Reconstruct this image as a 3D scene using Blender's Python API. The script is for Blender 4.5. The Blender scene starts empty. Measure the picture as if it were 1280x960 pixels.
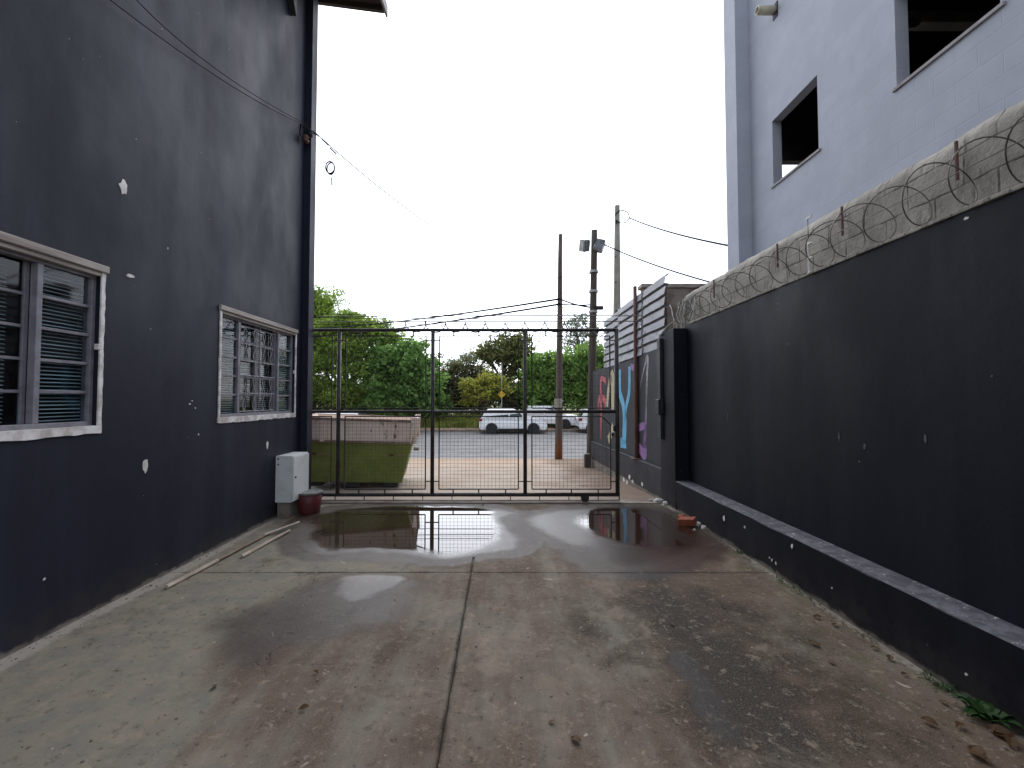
import bpy, bmesh, math, random
import numpy as np
from mathutils import Vector, Matrix, noise as mnoise
R = math.radians
random.seed(7)
rng = np.random.default_rng(7)
S = bpy.context.scene

# ------------------------------------------------------------------ camera, sky, sun, exposure
FPX, PITCH, CAMH = 560.0, math.atan(19/560), 1.6
cd = bpy.data.cameras.new('camera'); cam = bpy.data.objects.new('camera', cd)
S.collection.objects.link(cam); S.camera = cam
cd.sensor_width = 36; cd.lens = 36*FPX/1280; cd.shift_x = 8/1280
cd.clip_start = .05; cd.clip_end = 800
cam.location = (0, 0, CAMH); cam.rotation_euler = (math.pi/2 + PITCH, 0, 0)

SUN_EL, SUN_ROT = R(48), R(0)
w = bpy.data.worlds.new('World'); S.world = w; w.use_nodes = True
nt = w.node_tree; nt.nodes.clear()
sky = nt.nodes.new('ShaderNodeTexSky'); sky.sky_type = 'NISHITA'; sky.sun_disc = False
sky.sun_elevation = SUN_EL; sky.sun_rotation = SUN_ROT
sky.air_density = 1.0; sky.dust_density = 1.2; sky.ozone_density = 1.0
hs = nt.nodes.new('ShaderNodeHueSaturation'); hs.inputs['Saturation'].default_value = .22
bg = nt.nodes.new('ShaderNodeBackground'); bg.inputs[1].default_value = .15
wo = nt.nodes.new('ShaderNodeOutputWorld')
nt.links.new(sky.outputs[0], hs.inputs['Color']); tint = nt.nodes.new('ShaderNodeMix'); tint.data_type = 'RGBA'; tint.blend_type = 'MULTIPLY'; tint.inputs[0].default_value = 1; tint.inputs[7].default_value = (.95, .985, 1.06, 1)
nt.links.new(hs.outputs[0], tint.inputs[6]); nt.links.new(tint.outputs[2], bg.inputs[0]); nt.links.new(bg.outputs[0], wo.inputs[0])
sd = bpy.data.lights.new('sun', 'SUN'); sd.energy = .8; sd.angle = R(80); sd.color = (1, .985, .97)
so = bpy.data.objects.new('sun', sd); S.collection.objects.link(so)
so.rotation_euler = (R(90)-SUN_EL, 0, math.pi - SUN_ROT)
S.view_settings.view_transform = 'Standard'; S.view_settings.look = 'None'
S.view_settings.gamma = 1; S.view_settings.use_curve_mapping = False
S.view_settings.exposure = 1.1

# ------------------------------------------------------------------ measuring helpers (photo measurements to metres)
_c, _s = math.cos(PITCH), math.sin(PITCH)
def ray(u, v):
    a, b = (u-632)/FPX, -(v-480)/FPX
    return Vector((a, _c - b*_s, _s + b*_c))
O0 = Vector((0, 0, CAMH))
def gz(u, v, z=0):
    r = ray(u, v); return O0 + r*((z-CAMH)/r.z)
def ax(u, v, X):
    r = ray(u, v); return O0 + r*(X/r.x)
def ay(u, v, Y):
    r = ray(u, v); return O0 + r*(Y/r.y)

# ------------------------------------------------------------------ materials
class NT:
    def __init__(s, name):
        s.m = bpy.data.materials.new(name); s.m.use_nodes = True
        s.t = s.m.node_tree; s.t.nodes.clear()
        s.out = s.t.nodes.new('ShaderNodeOutputMaterial')
        s.b = s.t.nodes.new('ShaderNodeBsdfPrincipled')
        s.t.links.new(s.b.outputs[0], s.out.inputs[0])
        s.tc = s.t.nodes.new('ShaderNodeTexCoord')
    def n(s, typ, **k):
        x = s.t.nodes.new('ShaderNode'+typ)
        for a, v in k.items(): setattr(x, a, v)
        return x
    def l(s, a, b): s.t.links.new(a, b)
    def put(s, sock, v):
        if v is None: return
        if isinstance(v, bpy.types.NodeSocket): s.l(v, sock)
        elif isinstance(v, (tuple, list)): sock.default_value = (*v, 1) if len(v) == 3 and sock.type == 'RGBA' else v
        else: sock.default_value = v
    def coords(s, scale=(1, 1, 1), rot=(0, 0, 0), src='Object'):
        mp = s.n('Mapping'); mp.inputs['Scale'].default_value = scale; mp.inputs['Rotation'].default_value = rot
        s.l(s.tc.outputs[src], mp.inputs[0]); return mp.outputs[0]
    def noise(s, scale, detail=5, rough=.55, vec=None, dist=0, col=False):
        x = s.n('TexNoise'); x.inputs['Scale'].default_value = scale; x.inputs['Detail'].default_value = detail
        x.inputs['Roughness'].default_value = rough; x.inputs['Distortion'].default_value = dist
        s.l(vec if vec is not None else s.tc.outputs['Object'], x.inputs['Vector'])
        return x.outputs['Color' if col else 'Fac']
    def ramp(s, fac, a, b, lo=0., hi=1.):
        x = s.n('MapRange'); x.interpolation_type = 'SMOOTHSTEP'
        s.put(x.inputs[0], fac); x.inputs[1].default_value = a; x.inputs[2].default_value = b
        x.inputs[3].default_value = lo; x.inputs[4].default_value = hi
        return x.outputs[0]
    def mix(s, f, a, b, blend='MIX'):
        x = s.n('Mix', data_type='RGBA', blend_type=blend)
        s.put(x.inputs[0], f); s.put(x.inputs[6], a); s.put(x.inputs[7], b); return x.outputs[2]
    def math(s, op, a, b=0.):
        x = s.n('Math', operation=op); s.put(x.inputs[0], a); s.put(x.inputs[1], b); return x.outputs[0]
    def attr(s, name):
        x = s.n('Attribute', attribute_name=name); return x.outputs['Fac']
    def bump(s, h, strength=.3, dist=.01, prev=None):
        x = s.n('Bump'); x.inputs['Strength'].default_value = strength; x.inputs['Distance'].default_value = dist
        s.l(h, x.inputs['Height'])
        if prev is not None: s.l(prev, x.inputs['Normal'])
        return x.outputs[0]
    def done(s, color=None, rough=None, normal=None, metal=None, spec=None):
        s.put(s.b.inputs['Base Color'], color); s.put(s.b.inputs['Roughness'], rough)
        if normal is not None: s.l(normal, s.b.inputs['Normal'])
        s.put(s.b.inputs['Metallic'], metal); s.put(s.b.inputs['Specular IOR Level'], spec)
        return s.m

def simple(name, c1, c2=None, scale=6, rough=.7, bump=.15, bscale=None, stretch=(1, 1, 1), metal=0, spec=.5, lo=.35, hi=.65, dist=.006):
    t = NT(name)
    vec = t.coords(stretch)
    f = t.ramp(t.noise(scale, 6, .6, vec), lo, hi)
    col = t.mix(f, c1, c2 or tuple(x*.75 for x in c1))
    nm = t.bump(t.noise(bscale or scale*5, 4, .6, vec), bump, dist) if bump else None
    rg = t.ramp(t.noise(scale*1.7, 4, .5, vec), .3, .7, max(.02, rough-.1), min(1, rough+.1))
    return t.done(col, rg, nm, metal, spec)

def m_stucco(name, base, light, dirt, chip=.0, amount=1, spec=.42):
    t = NT(name)
    st = t.noise(1.0, 6, .6, t.coords((1, 2.6, .16)))
    st2 = t.noise(1.2, 5, .6, t.coords((1, 1, .55)))
    col = t.mix(t.ramp(st, .42, .78, 0, .6*amount), base, light)
    col = t.mix(t.ramp(st2, .48, .72, 0, .3*amount), col, dirt)
    fine = t.noise(70, 4, .65)
    col = t.mix(t.ramp(fine, .35, .75, 0, .35), col, tuple(x*1.5 for x in base))
    # rising damp and bare render along the foot of the wall
    sx = t.n('SeparateXYZ'); t.l(t.tc.outputs['Object'], sx.inputs[0])
    z = t.math('ADD', sx.outputs[2], t.math('MULTIPLY', t.noise(5, 6, .7), -.13))
    col = t.mix(t.ramp(z, -.055, -.02, 1, 0), col, (.24, .215, .18))
    col = t.mix(t.math('MULTIPLY', t.ramp(z, -.05, .28, 1, 0), t.ramp(t.noise(7, 6, .7), .35, .65, .1, .55)), col, (.05, .042, .036))
    # sparse pin-head chips
    ch = t.ramp(t.noise(26, 2, .5), .795, .81, 0, 1)
    col = t.mix(t.math('MULTIPLY', ch, chip), col, (.5, .48, .45))
    n1 = t.bump(t.noise(9, 5, .6), .18, .01)
    n2 = t.bump(t.noise(160, 3, .6), .35, .002, n1)
    return t.done(col, t.ramp(st2, .3, .7, .5, .68), n2, spec=spec)

MAT = {}
MAT['navy'] = m_stucco('black_blue_paint', (.0135, .0155, .027), (.036, .042, .064), (.010, .011, .018), 1, 1, .2)
MAT['navy2'] = m_stucco('black_boundary_paint', (.0075, .0083, .015), (.019, .020, .030), (.0055, .006, .011), 1, 1, .15)
MAT['charcoal'] = m_stucco('charcoal_street_wall_paint', (.026, .027, .034), (.036, .037, .045), (.018, .018, .021), .7, 1, .25)

def m_ledge():
    t = NT('worn_ledge_paint')
    n = t.noise(11, 7, .7)
    col = t.mix(t.ramp(n, .4, .62), (.05, .052, .062), (.115, .115, .13))
    col = t.mix(t.ramp(t.noise(23, 5, .7), .62, .66), col, (.42, .40, .38))
    return t.done(col, .75, t.bump(t.noise(60, 5, .6), .4, .006))
MAT['ledge'] = m_ledge()

def m_block(name, c1, c2, joint, bw=.4, bh=.2, rot=(R(90), 0, R(90)), dark=.35, mort=.012, offs=(0, 0, 0), bump=.5):
    t = NT(name)
    mp = t.n('Mapping'); mp.vector_type = 'TEXTURE'
    sx = t.n('SeparateXYZ'); t.l(t.tc.outputs['Object'], sx.inputs[0])
    cb = t.n('CombineXYZ')
    t.l(t.math('ADD', sx.outputs[1], t.math('ADD', sx.outputs[0], offs[0])), cb.inputs[0]); t.l(t.math('ADD', sx.outputs[2], offs[1]), cb.inputs[1])
    br = t.n('TexBrick'); t.l(cb.outputs[0], br.inputs['Vector'])
    br.inputs['Scale'].default_value = 1; br.inputs['Mortar Size'].default_value = mort/2; br.inputs['Mortar Smooth'].default_value = .5
    br.inputs['Brick Width'].default_value = bw; br.inputs['Row Height'].default_value = bh; br.inputs['Bias'].default_value = 0
    br.inputs['Color1'].default_value = (0, 0, 0, 1); br.inputs['Color2'].default_value = (1, 1, 1, 1); br.inputs['Mortar'].default_value = (.5, .5, .5, 1)
    col = t.mix(t.ramp(t.noise(2.5, 6, .6), .35, .68), c1, c2)
    sp = t.n('SeparateColor'); t.l(br.outputs['Color'], sp.inputs[0])
    col = t.mix(t.math('MULTIPLY', sp.outputs[0], .12), col, tuple(x*.7 for x in c1))
    col = t.mix(t.math('MULTIPLY', t.math('MULTIPLY', br.outputs['Fac'], t.ramp(t.noise(3.1, 4), .3, .6)), dark), col, joint)
    inv = t.math('SUBTRACT', 1, br.outputs['Fac'])
    n1 = t.bump(inv, bump, .008)
    n2 = t.bump(t.noise(120, 4, .7), .3, .003, n1)
    return t.done(col, .75, n2, spec=.3)
MAT['bluegrey'] = m_block('painted_concrete_block', (.40, .42, .485), (.445, .465, .53), (.34, .36, .41), offs=(.05, .11), dark=.3, bump=.35)

def m_rawblock():
    t = NT('raw_mortar_block')
    sx = t.n('SeparateXYZ'); t.l(t.tc.outputs['Object'], sx.inputs[0])
    cb = t.n('CombineXYZ'); t.l(sx.outputs[1], cb.inputs[0])
    t.l(t.math('ADD', t.math('ADD', sx.outputs[2], .02), t.math('MULTIPLY', t.noise(4, 4), .03)), cb.inputs[1])
    br = t.n('TexBrick'); t.l(cb.outputs[0], br.inputs['Vector']); br.inputs['Scale'].default_value = 1
    br.inputs['Mortar Size'].default_value = .009; br.inputs['Mortar Smooth'].default_value = .6
    br.inputs['Brick Width'].default_value = .4; br.inputs['Row Height'].default_value = .2
    g = t.mix(t.ramp(t.noise(3.2, 7, .65), .35, .65), (.27, .255, .225), (.40, .375, .325))
    g = t.mix(t.ramp(t.noise(8, 6, .65, t.coords((1, 2.4, .5))), .52, .7, 0, .8), g, (.14, .125, .105))
    g = t.mix(t.ramp(t.noise(19, 5, .7), .64, .7, 0, .8), g, (.55, .52, .47))
    g = t.mix(t.math('MULTIPLY', br.outputs['Fac'], t.ramp(t.noise(6, 5), .35, .6, .1, .8)), g, (.06, .052, .045))
    n1 = t.bump(t.math('SUBTRACT', 1, br.outputs['Fac']), .5, .012)
    n2 = t.bump(t.noise(28, 6, .7), .7, .02, n1)
    return t.done(g, .92, n2, spec=.2)
MAT['rawblock'] = m_rawblock()

def m_floor(name, puddle=False):
    t = NT(name)
    grey, beige, brown, dark = (.170, .163, .136), (.235, .200, .152), (.104, .066, .045), (.027, .0205, .0155)
    n1 = t.noise(.9, 7, .62); n2 = t.noise(4.5, 7, .68); n3 = t.noise(22, 6, .7); n4 = t.noise(110, 3, .6)
    streak = t.noise(2.2, 6, .65, t.coords((2.6, .35, 1)))
    col = t.mix(t.ramp(n2, .35, .66), grey, beige)
    br = t.math('ADD', t.attr('brown'), t.math('MULTIPLY', t.math('SUBTRACT', n1, .5), 1.5))
    br = t.math('ADD', br, t.math('MULTIPLY', t.math('SUBTRACT', streak, .5), 1.0))
    col = t.mix(t.ramp(br, .15, .8, 0, .92), col, brown)
    dk = t.math('ADD', t.attr('dark'), t.math('MULTIPLY', t.math('SUBTRACT', n2, .5), 1.7))
    dk = t.math('ADD', dk, t.math('MULTIPLY', t.math('SUBTRACT', n1, .5), 1.1))
    col = t.mix(t.ramp(dk, .1, .75, 0, .92), col, dark)
    pl = t.math('ADD', t.attr('pale'), t.math('MULTIPLY', t.math('SUBTRACT', n3, .5), 1.0))
    col = t.mix(t.ramp(pl, .35, .8, 0, .85), col, (.33, .30, .26))
    ms = t.math('ADD', t.attr('moss'), t.math('MULTIPLY', t.math('SUBTRACT', n2, .5), 1.6))
    col = t.mix(t.ramp(ms, .4, .9, 0, .7), col, (.075, .088, .03))
    # pitting, pale cement scabs, dark specks
    col = t.mix(t.ramp(n3, .57, .66, 0, .7), col, (.25, .21, .175))
    col = t.mix(t.ramp(n3, .43, .32, 0, .75), col, tuple(x*.8 for x in dark))
    col = t.mix(t.ramp(n4, .35, .7, 0, .28), col, (.22, .2, .17))
    col = t.mix(t.ramp(t.noise(9, 7, .75, dist=.3), .56, .66, 0, .5), col, (.30, .245, .185))
    col = t.mix(t.ramp(t.noise(11, 7, .75, dist=.4), .44, .33, 0, .42), col, (.035, .027, .02))
    scab = t.ramp(t.noise(6.5, 3, .5, dist=.6), .715, .735, 0, .7)
    col = t.mix(scab, col, (.42, .38, .33))
    mott = t.noise(1.9, 8, .72, dist=.5)
    col = t.mix(t.ramp(mott, .54, .70, 0, .55), col, (.05, .036, .026))
    col = t.mix(t.ramp(mott, .46, .32, 0, .45), col, (.27, .225, .17))
    red = t.attr('red')
    col = t.mix(t.math('MULTIPLY', red, t.ramp(n2, .3, .7, .3, .8)), col, (.12, .045, .03))
    # hairline cracks
    vo = t.n('TexVoronoi', feature='DISTANCE_TO_EDGE'); vo.inputs['Scale'].default_value = .55
    wv = t.n('VectorMath', operation='ADD'); t.l(t.tc.outputs['Object'], wv.inputs[0])
    sc = t.n('VectorMath', operation='SCALE'); t.l(t.noise(2.5, 5, .6, col=True), sc.inputs[0]); sc.inputs['Scale'].default_value = .5
    t.l(sc.outputs[0], wv.inputs[1]); t.l(wv.outputs[0], vo.inputs['Vector'])
    crack = t.math('MULTIPLY', t.ramp(vo.outputs['Distance'], .0, .006, 1, 0), t.ramp(n1, .56, .64))
    col = t.mix(t.math('MULTIPLY', crack, .45), col, (.04, .033, .028))
    col = t.mix(t.attr('joint'), col, (.012, .010, .009))
    wet0 = t.math('ADD', t.attr('wet'), t.math('MULTIPLY', t.math('SUBTRACT', n2, .5), .7))
    wet = t.math('MULTIPLY', t.ramp(wet0, .2, .75), t.ramp(t.attr('wet'), .02, .2))
    water = t.attr('water')
    col = t.mix(wet, col, t.mix(1, col, (.40, .38, .37), 'MULTIPLY'))
    col = t.mix(water, col, t.mix(1, col, (.55, .5, .45), 'MULTIPLY'))
    rg = t.ramp(n3, .3, .7, .72, .92)
    def lerp(f, a, b):
        x = t.n('Mix', data_type='FLOAT'); t.put(x.inputs[0], f); t.put(x.inputs[2], a); t.put(x.inputs[3], b); return x.outputs[0]
    rg = lerp(wet, rg, .5)
    rg = lerp(t.ramp(water, 0, .4), rg, .33)
    rg = lerp(t.ramp(water, .4, 1), rg, .012)
    h = t.math('ADD', t.math('MULTIPLY', n3, .6), t.math('ADD', t.math('MULTIPLY', n4, .35), t.math('MULTIPLY', crack, -1.2)))
    dry = t.math('SUBTRACT', 1, t.ramp(water, .0, .55))
    nm = t.bump(t.math('MULTIPLY', h, dry), .45, .01)
    t.put(t.b.inputs['IOR'], 1.45)
    return t.done(col, rg, nm, spec=lerp(t.ramp(water, .4, .9), lerp(t.ramp(water, 0, .4), lerp(wet, .12, .3), .34), .5))
MAT['floor'] = m_floor('stained_concrete')

def m_apron():
    t = NT('soil_washed_driveway_concrete')
    sx = t.n('SeparateXYZ'); t.l(t.tc.outputs['Object'], sx.inputs[0])
    n1 = t.noise(1.3, 7, .65); n2 = t.noise(7, 6, .7, t.coords((.5, 2, 1)))
    col = t.mix(t.ramp(n1, .35, .68), (.43, .36, .295), (.36, .28, .215))
    col = t.mix(t.ramp(n2, .5, .75, 0, .5), col, (.25, .19, .145))
    y = t.math('ADD', sx.outputs[1], t.math('MULTIPLY', t.math('SUBTRACT', n1, .5), 5.))
    col = t.mix(t.ramp(y, 10.6, 14.2, 0, .6), col, (.45, .30, .19))
    x = t.math('ADD', sx.outputs[0], t.math('MULTIPLY', t.math('SUBTRACT', n2, .5), 2.2))
    x = t.math('ADD', x, t.math('MULTIPLY', t.math('SUBTRACT', n1, .5), 2.))
    col = t.mix(t.ramp(x, .7, 2.1, 0, .8), col, (.17, .115, .08))
    col = t.mix(t.ramp(t.math('SUBTRACT', 7.9, y), -.3, 1., 0, .4), col, (.22, .18, .145))
    return t.done(col, .9, t.bump(t.noise(30, 5, .65), .35, .01), spec=.2)
MAT['apron'] = m_apron()
MAT['road'] = simple('old_asphalt', (.15, .148, .146), (.19, .186, .18), 1.2, .8, .3, 60)
MAT['kerb'] = simple('kerb_concrete', (.30, .26, .22), (.17, .13, .11), 3, .9, .3)
MAT['soil'] = simple('orange_soil', (.36, .20, .115), (.42, .30, .21), 1.8, .95, .4, 30)
MAT['earth'] = simple('green_ground', (.16, .19, .05), (.22, .20, .09), 1.5, .95, .5, 20)
MAT['bareplaster'] = simple('bare_plaster', (.84, .81, .77), (.62, .59, .55), 14, .9, .5, 40)
MAT['plastersill'] = simple('dirty_white_plaster', (.88, .85, .84), (.52, .46, .42), 9, .85, .5, 40)
MAT['lintelwood'] = simple('weathered_lintel', (.30, .25, .22), (.46, .41, .37), 6, .85, .4, 30, stretch=(1, .3, 4))
MAT['winmetal'] = simple('grey_painted_window_steel', (.17, .16, .185), (.25, .24, .27), 8, .55, .1, 40)
MAT['wingrey'] = simple('grille_steel', (.30, .29, .31), (.17, .16, .17), 12, .5, .1, 40)
MAT['slat'] = simple('blind_slat', (.36, .41, .43), (.46, .50, .51), 5, .5, 0)
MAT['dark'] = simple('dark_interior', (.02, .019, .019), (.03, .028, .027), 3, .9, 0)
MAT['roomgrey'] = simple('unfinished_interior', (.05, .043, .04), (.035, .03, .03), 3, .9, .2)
MAT['gatesteel'] = simple('dark_gate_steel', (.028, .027, .028), (.06, .05, .045), 9, .5, .15, 60, spec=.45)
MAT['meshwire'] = simple('mesh_wire', (.03, .029, .028), (.055, .045, .04), 9, .6, 0)
MAT['rust'] = simple('rusty_red_steel', (.10, .042, .035), (.16, .085, .065), 7, .8, .4, 40, stretch=(1, 1, .4))
MAT['eavewood'] = simple('dark_eave_timber', (.075, .05, .04), (.04, .03, .026), 4, .8, .3, 20, stretch=(.5, 6, 1))
MAT['fascia'] = simple('pale_fascia', (.34, .31, .32), (.24, .21, .22), 5, .7, .2)
MAT['blackmetal'] = simple('black_bracket', (.014, .014, .017), None, 5, .6, .1)
MAT['cable'] = simple('black_cable', (.012, .012, .014), None, 5, .9, 0, spec=.1)
MAT['razor'] = simple('weathered_razor_wire', (.15, .14, .13), (.08, .07, .062), 9, .5, 0, metal=.4)
MAT['white'] = simple('white_insulator', (.72, .71, .68), (.55, .53, .5), 10, .5, 0)
MAT['cream'] = simple('cream_plastic_pipe', (.50, .46, .33), (.40, .37, .28), 10, .5, .05)
MAT['boxwhite'] = simple('white_enamel_box', (.66, .69, .68), (.52, .54, .52), 5, .45, .05, 60, lo=.45, hi=.8)
MAT['boxdoor'] = simple('white_enamel_door', (.70, .73, .71), (.58, .60, .57), 5, .4, .05, 60, lo=.45, hi=.8)
MAT['red'] = simple('faded_red_plastic', (.15, .018, .024), (.09, .02, .022), 9, .55, .2, 40)
MAT['rimgrey'] = simple('cement_crusted_rim', (.20, .20, .20), (.10, .10, .10), 14, .8, .5, 50)
MAT['muck'] = simple('dark_water_mix', (.06, .058, .055), (.12, .115, .11), 10, .15, 0)
MAT['stick'] = simple('pale_weathered_stick', (.52, .44, .36), (.32, .25, .19), 5, .8, .4, 30, stretch=(5, .8, 5))
MAT['darkstick'] = simple('damp_dark_stick', (.13, .085, .06), (.25, .18, .13), 5, .8, .4, 30, stretch=(5, .8, 5))
MAT['brick'] = simple('orange_clay_brick', (.32, .075, .03), (.22, .055, .03), 8, .85, .4, 40)
MAT['rubble'] = simple('white_rubble', (.62, .60, .57), (.42, .40, .37), 10, .9, .6, 40)
MAT['woodpole'] = simple('dark_weathered_pole', (.06, .05, .043), (.095, .08, .068), 5, .85, .5, 30, stretch=(4, 4, .4))
MAT['concpole'] = simple('pale_concrete_pole', (.40, .38, .33), (.30, .285, .25), 3, .9, .3, 40)
MAT['galv'] = simple('galvanised_lamp', (.48, .49, .49), (.34, .34, .34), 8, .45, .1, metal=.3)
MAT['brownpole'] = None
def m_brownpole():
    t = NT('brown_weathered_pole')
    sx = t.n('SeparateXYZ'); t.l(t.tc.outputs['Object'], sx.inputs[0])
    col = t.mix(t.ramp(t.noise(6, 6, .6, t.coords((4, 4, .4))), .35, .65), (.085, .066, .058), (.14, .11, .095))
    z = t.math('ADD', sx.outputs[2], t.math('MULTIPLY', t.noise(5, 5), .4))
    col = t.mix(t.ramp(z, .5, 1.1, 1, 0), col, (.20, .085, .04))          # red soil splashed up the foot
    return t.done(col, .88, t.bump(t.noise(30, 5, .6, t.coords((3, 3, .4))), .5, .01))
MAT['brownpole'] = m_brownpole()

def m_skip(name, base, worn, rustamt):
    t = NT(name)
    col = t.mix(t.ramp(t.noise(3, 6, .6), .4, .65), base, worn)
    col = t.mix(t.ramp(t.noise(9, 7, .7, t.coords((1, 1, .5))), .60-rustamt*.1, .68), col, (.14, .062, .035))
    col = t.mix(t.ramp(t.noise(5, 6, .65, t.coords((2, 2, .3))), .55, .75, 0, .35), col, tuple(x*.5 for x in base))
    return t.done(col, .65, t.bump(t.noise(12, 5, .6), .3, .01))
MAT['skipgreen'] = m_skip('olive_green_skip_paint', (.145, .185, .028), (.20, .24, .05), .15)
MAT['skipcream'] = m_skip('pinkish_cream_skip_paint', (.86, .74, .65), (.80, .66, .56), .2)
MAT['skiprust'] = m_skip('rusty_skip_rim', (.23, .14, .11), (.34, .26, .22), .8)

def m_sheet():
    t = NT('weathered_zinc_sheet')
    col = t.mix(t.ramp(t.noise(2.5, 6, .6, t.coords((1, .8, 3))), .35, .65), (.21, .215, .24), (.31, .315, .345))
    col = t.mix(t.ramp(t.noise(4.5, 6, .65), .60, .66, 0, .9), col, (.055, .056, .065))
    return t.done(col, .55, t.bump(t.noise(14, 4), .15, .01), metal=.1)
MAT['sheet'] = m_sheet()

def m_leaf(name, c1, c2, c3=None):
    t = NT(name)
    g = t.n('NewGeometry')
    f = g.outputs['Random Per Island']
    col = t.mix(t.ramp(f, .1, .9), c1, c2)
    cl = t.noise(1.15, 4, .6)  # highlights and shaded gaps of leaf clumps, put into the colour by noise
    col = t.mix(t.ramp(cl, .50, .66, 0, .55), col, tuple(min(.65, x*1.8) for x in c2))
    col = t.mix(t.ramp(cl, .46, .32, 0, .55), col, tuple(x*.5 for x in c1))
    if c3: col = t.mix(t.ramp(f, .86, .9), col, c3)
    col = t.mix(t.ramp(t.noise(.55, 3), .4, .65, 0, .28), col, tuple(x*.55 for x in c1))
    tr = t.n('BsdfTranslucent'); t.l(col, tr.inputs[0])
    mx = t.n('MixShader'); mx.inputs[0].default_value = .55
    t.put(t.b.inputs['Base Color'], col); t.b.inputs['Roughness'].default_value = .55; t.b.inputs['Specular IOR Level'].default_value = .3
    t.l(t.b.outputs[0], mx.inputs[1]); t.l(tr.outputs[0], mx.inputs[2]); t.l(mx.outputs[0], t.out.inputs[0])
    return t.m
MAT['lf_feather'] = m_leaf('feathery_leaf', (.17, .28, .04), (.32, .44, .08))
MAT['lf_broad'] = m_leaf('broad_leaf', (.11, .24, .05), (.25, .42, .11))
MAT['lf_dark'] = m_leaf('dark_sparse_leaf', (.12, .15, .045), (.22, .24, .07), (.24, .19, .07))
MAT['lf_yellow'] = m_leaf('yellow_green_leaf', (.30, .35, .05), (.48, .50, .08), (.30, .17, .06))
MAT['lf_green'] = m_leaf('mid_green_leaf', (.12, .25, .045), (.26, .41, .09))
MAT['lf_olive'] = m_leaf('olive_shrub_leaf', (.11, .12, .05), (.19, .20, .08), (.16, .12, .07))
MAT['lf_pale'] = m_leaf('grey_green_leaf', (.18, .22, .15), (.27, .31, .21))
MAT['lf_weed'] = m_leaf('weed_leaf', (.03, .085, .02), (.065, .13, .04))
MAT['grass'] = m_leaf('grass_blade', (.24, .30, .05), (.38, .42, .10), (.42, .36, .16))
MAT['bark'] = simple('tree_bark', (.065, .048, .036), (.11, .085, .065), 6, .9, .6, 30, stretch=(3, 3, .5))
MAT['lf_dry'] = m_leaf('dry_fallen_leaf', (.11, .06, .03), (.20, .12, .06), (.30, .25, .17))

def m_paint():
    t = NT('white_car_paint'); t.put(t.b.inputs['Coat Weight'], .5); t.put(t.b.inputs['Coat Roughness'], .08)
    return t.done(t.mix(t.ramp(t.noise(2, 3), .3, .7), (.88, .88, .88), (.84, .84, .85)), .35)
MAT['carwhite'] = m_paint()
MAT['carglass'] = simple('dark_car_glass', (.02, .024, .028), None, 3, .06, 0)
MAT['tyre'] = simple('tyre_rubber', (.018, .018, .019), None, 20, .85, .2)
MAT['alloy'] = simple('wheel_alloy', (.20, .20, .21), (.14, .14, .15), 5, .35, 0, metal=.7)
MAT['carblack'] = simple('black_car_trim', (.015, .015, .016), None, 9, .6, 0)
MAT['taillight'] = simple('red_tail_lamp', (.28, .012, .015), None, 9, .2, 0)
MAT['headlight'] = simple('clear_head_lamp', (.22, .24, .26), (.10, .11, .12), 9, .12, 0)
MAT['plate'] = simple('grey_number_plate', (.45, .46, .48), None, 9, .5, 0)
MAT['signyellow'] = simple('yellow_sign_face', (.65, .40, .02), None, 5, .5, 0)
MAT['g_blue'] = simple('sky_blue_spray_paint', (.13, .42, .62), (.09, .33, .52), 7, .75, .1)
MAT['g_pink'] = simple('pink_spray_paint', (.50, .12, .14), (.36, .08, .10), 7, .8, .1)
MAT['g_purple'] = simple('purple_spray_paint', (.30, .17, .36), (.22, .12, .28), 7, .8, .1)
MAT['g_cream'] = simple('cream_spray_paint', (.50, .44, .28), (.36, .32, .22), 9, .8, .1)
MAT['g_white'] = simple('thin_white_spray_paint', (.42, .38, .42), (.2, .18, .21), 12, .8, .1)

def m_glass():
    t = NT('window_glass')
    tr = t.n('BsdfTransparent'); tr.inputs[0].default_value = (.80, .86, .88, 1)
    gl = t.n('BsdfGlossy'); gl.inputs['Roughness'].default_value = .05
    t.l(t.bump(t.noise(3, 2), .08, .01), gl.inputs['Normal'])
    fr = t.n('Fresnel'); fr.inputs[0].default_value = 1.5
    mx = t.n('MixShader'); ge = t.n('NewGeometry'); t.l(t.math('MULTIPLY', fr.outputs[0], t.math('SUBTRACT', 1, ge.outputs['Backfacing'])), mx.inputs[0]); t.l(tr.outputs[0], mx.inputs[1]); t.l(gl.outputs[0], mx.inputs[2])
    t.l(mx.outputs[0], t.out.inputs[0]); return t.m
MAT['glass'] = m_glass()

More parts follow.
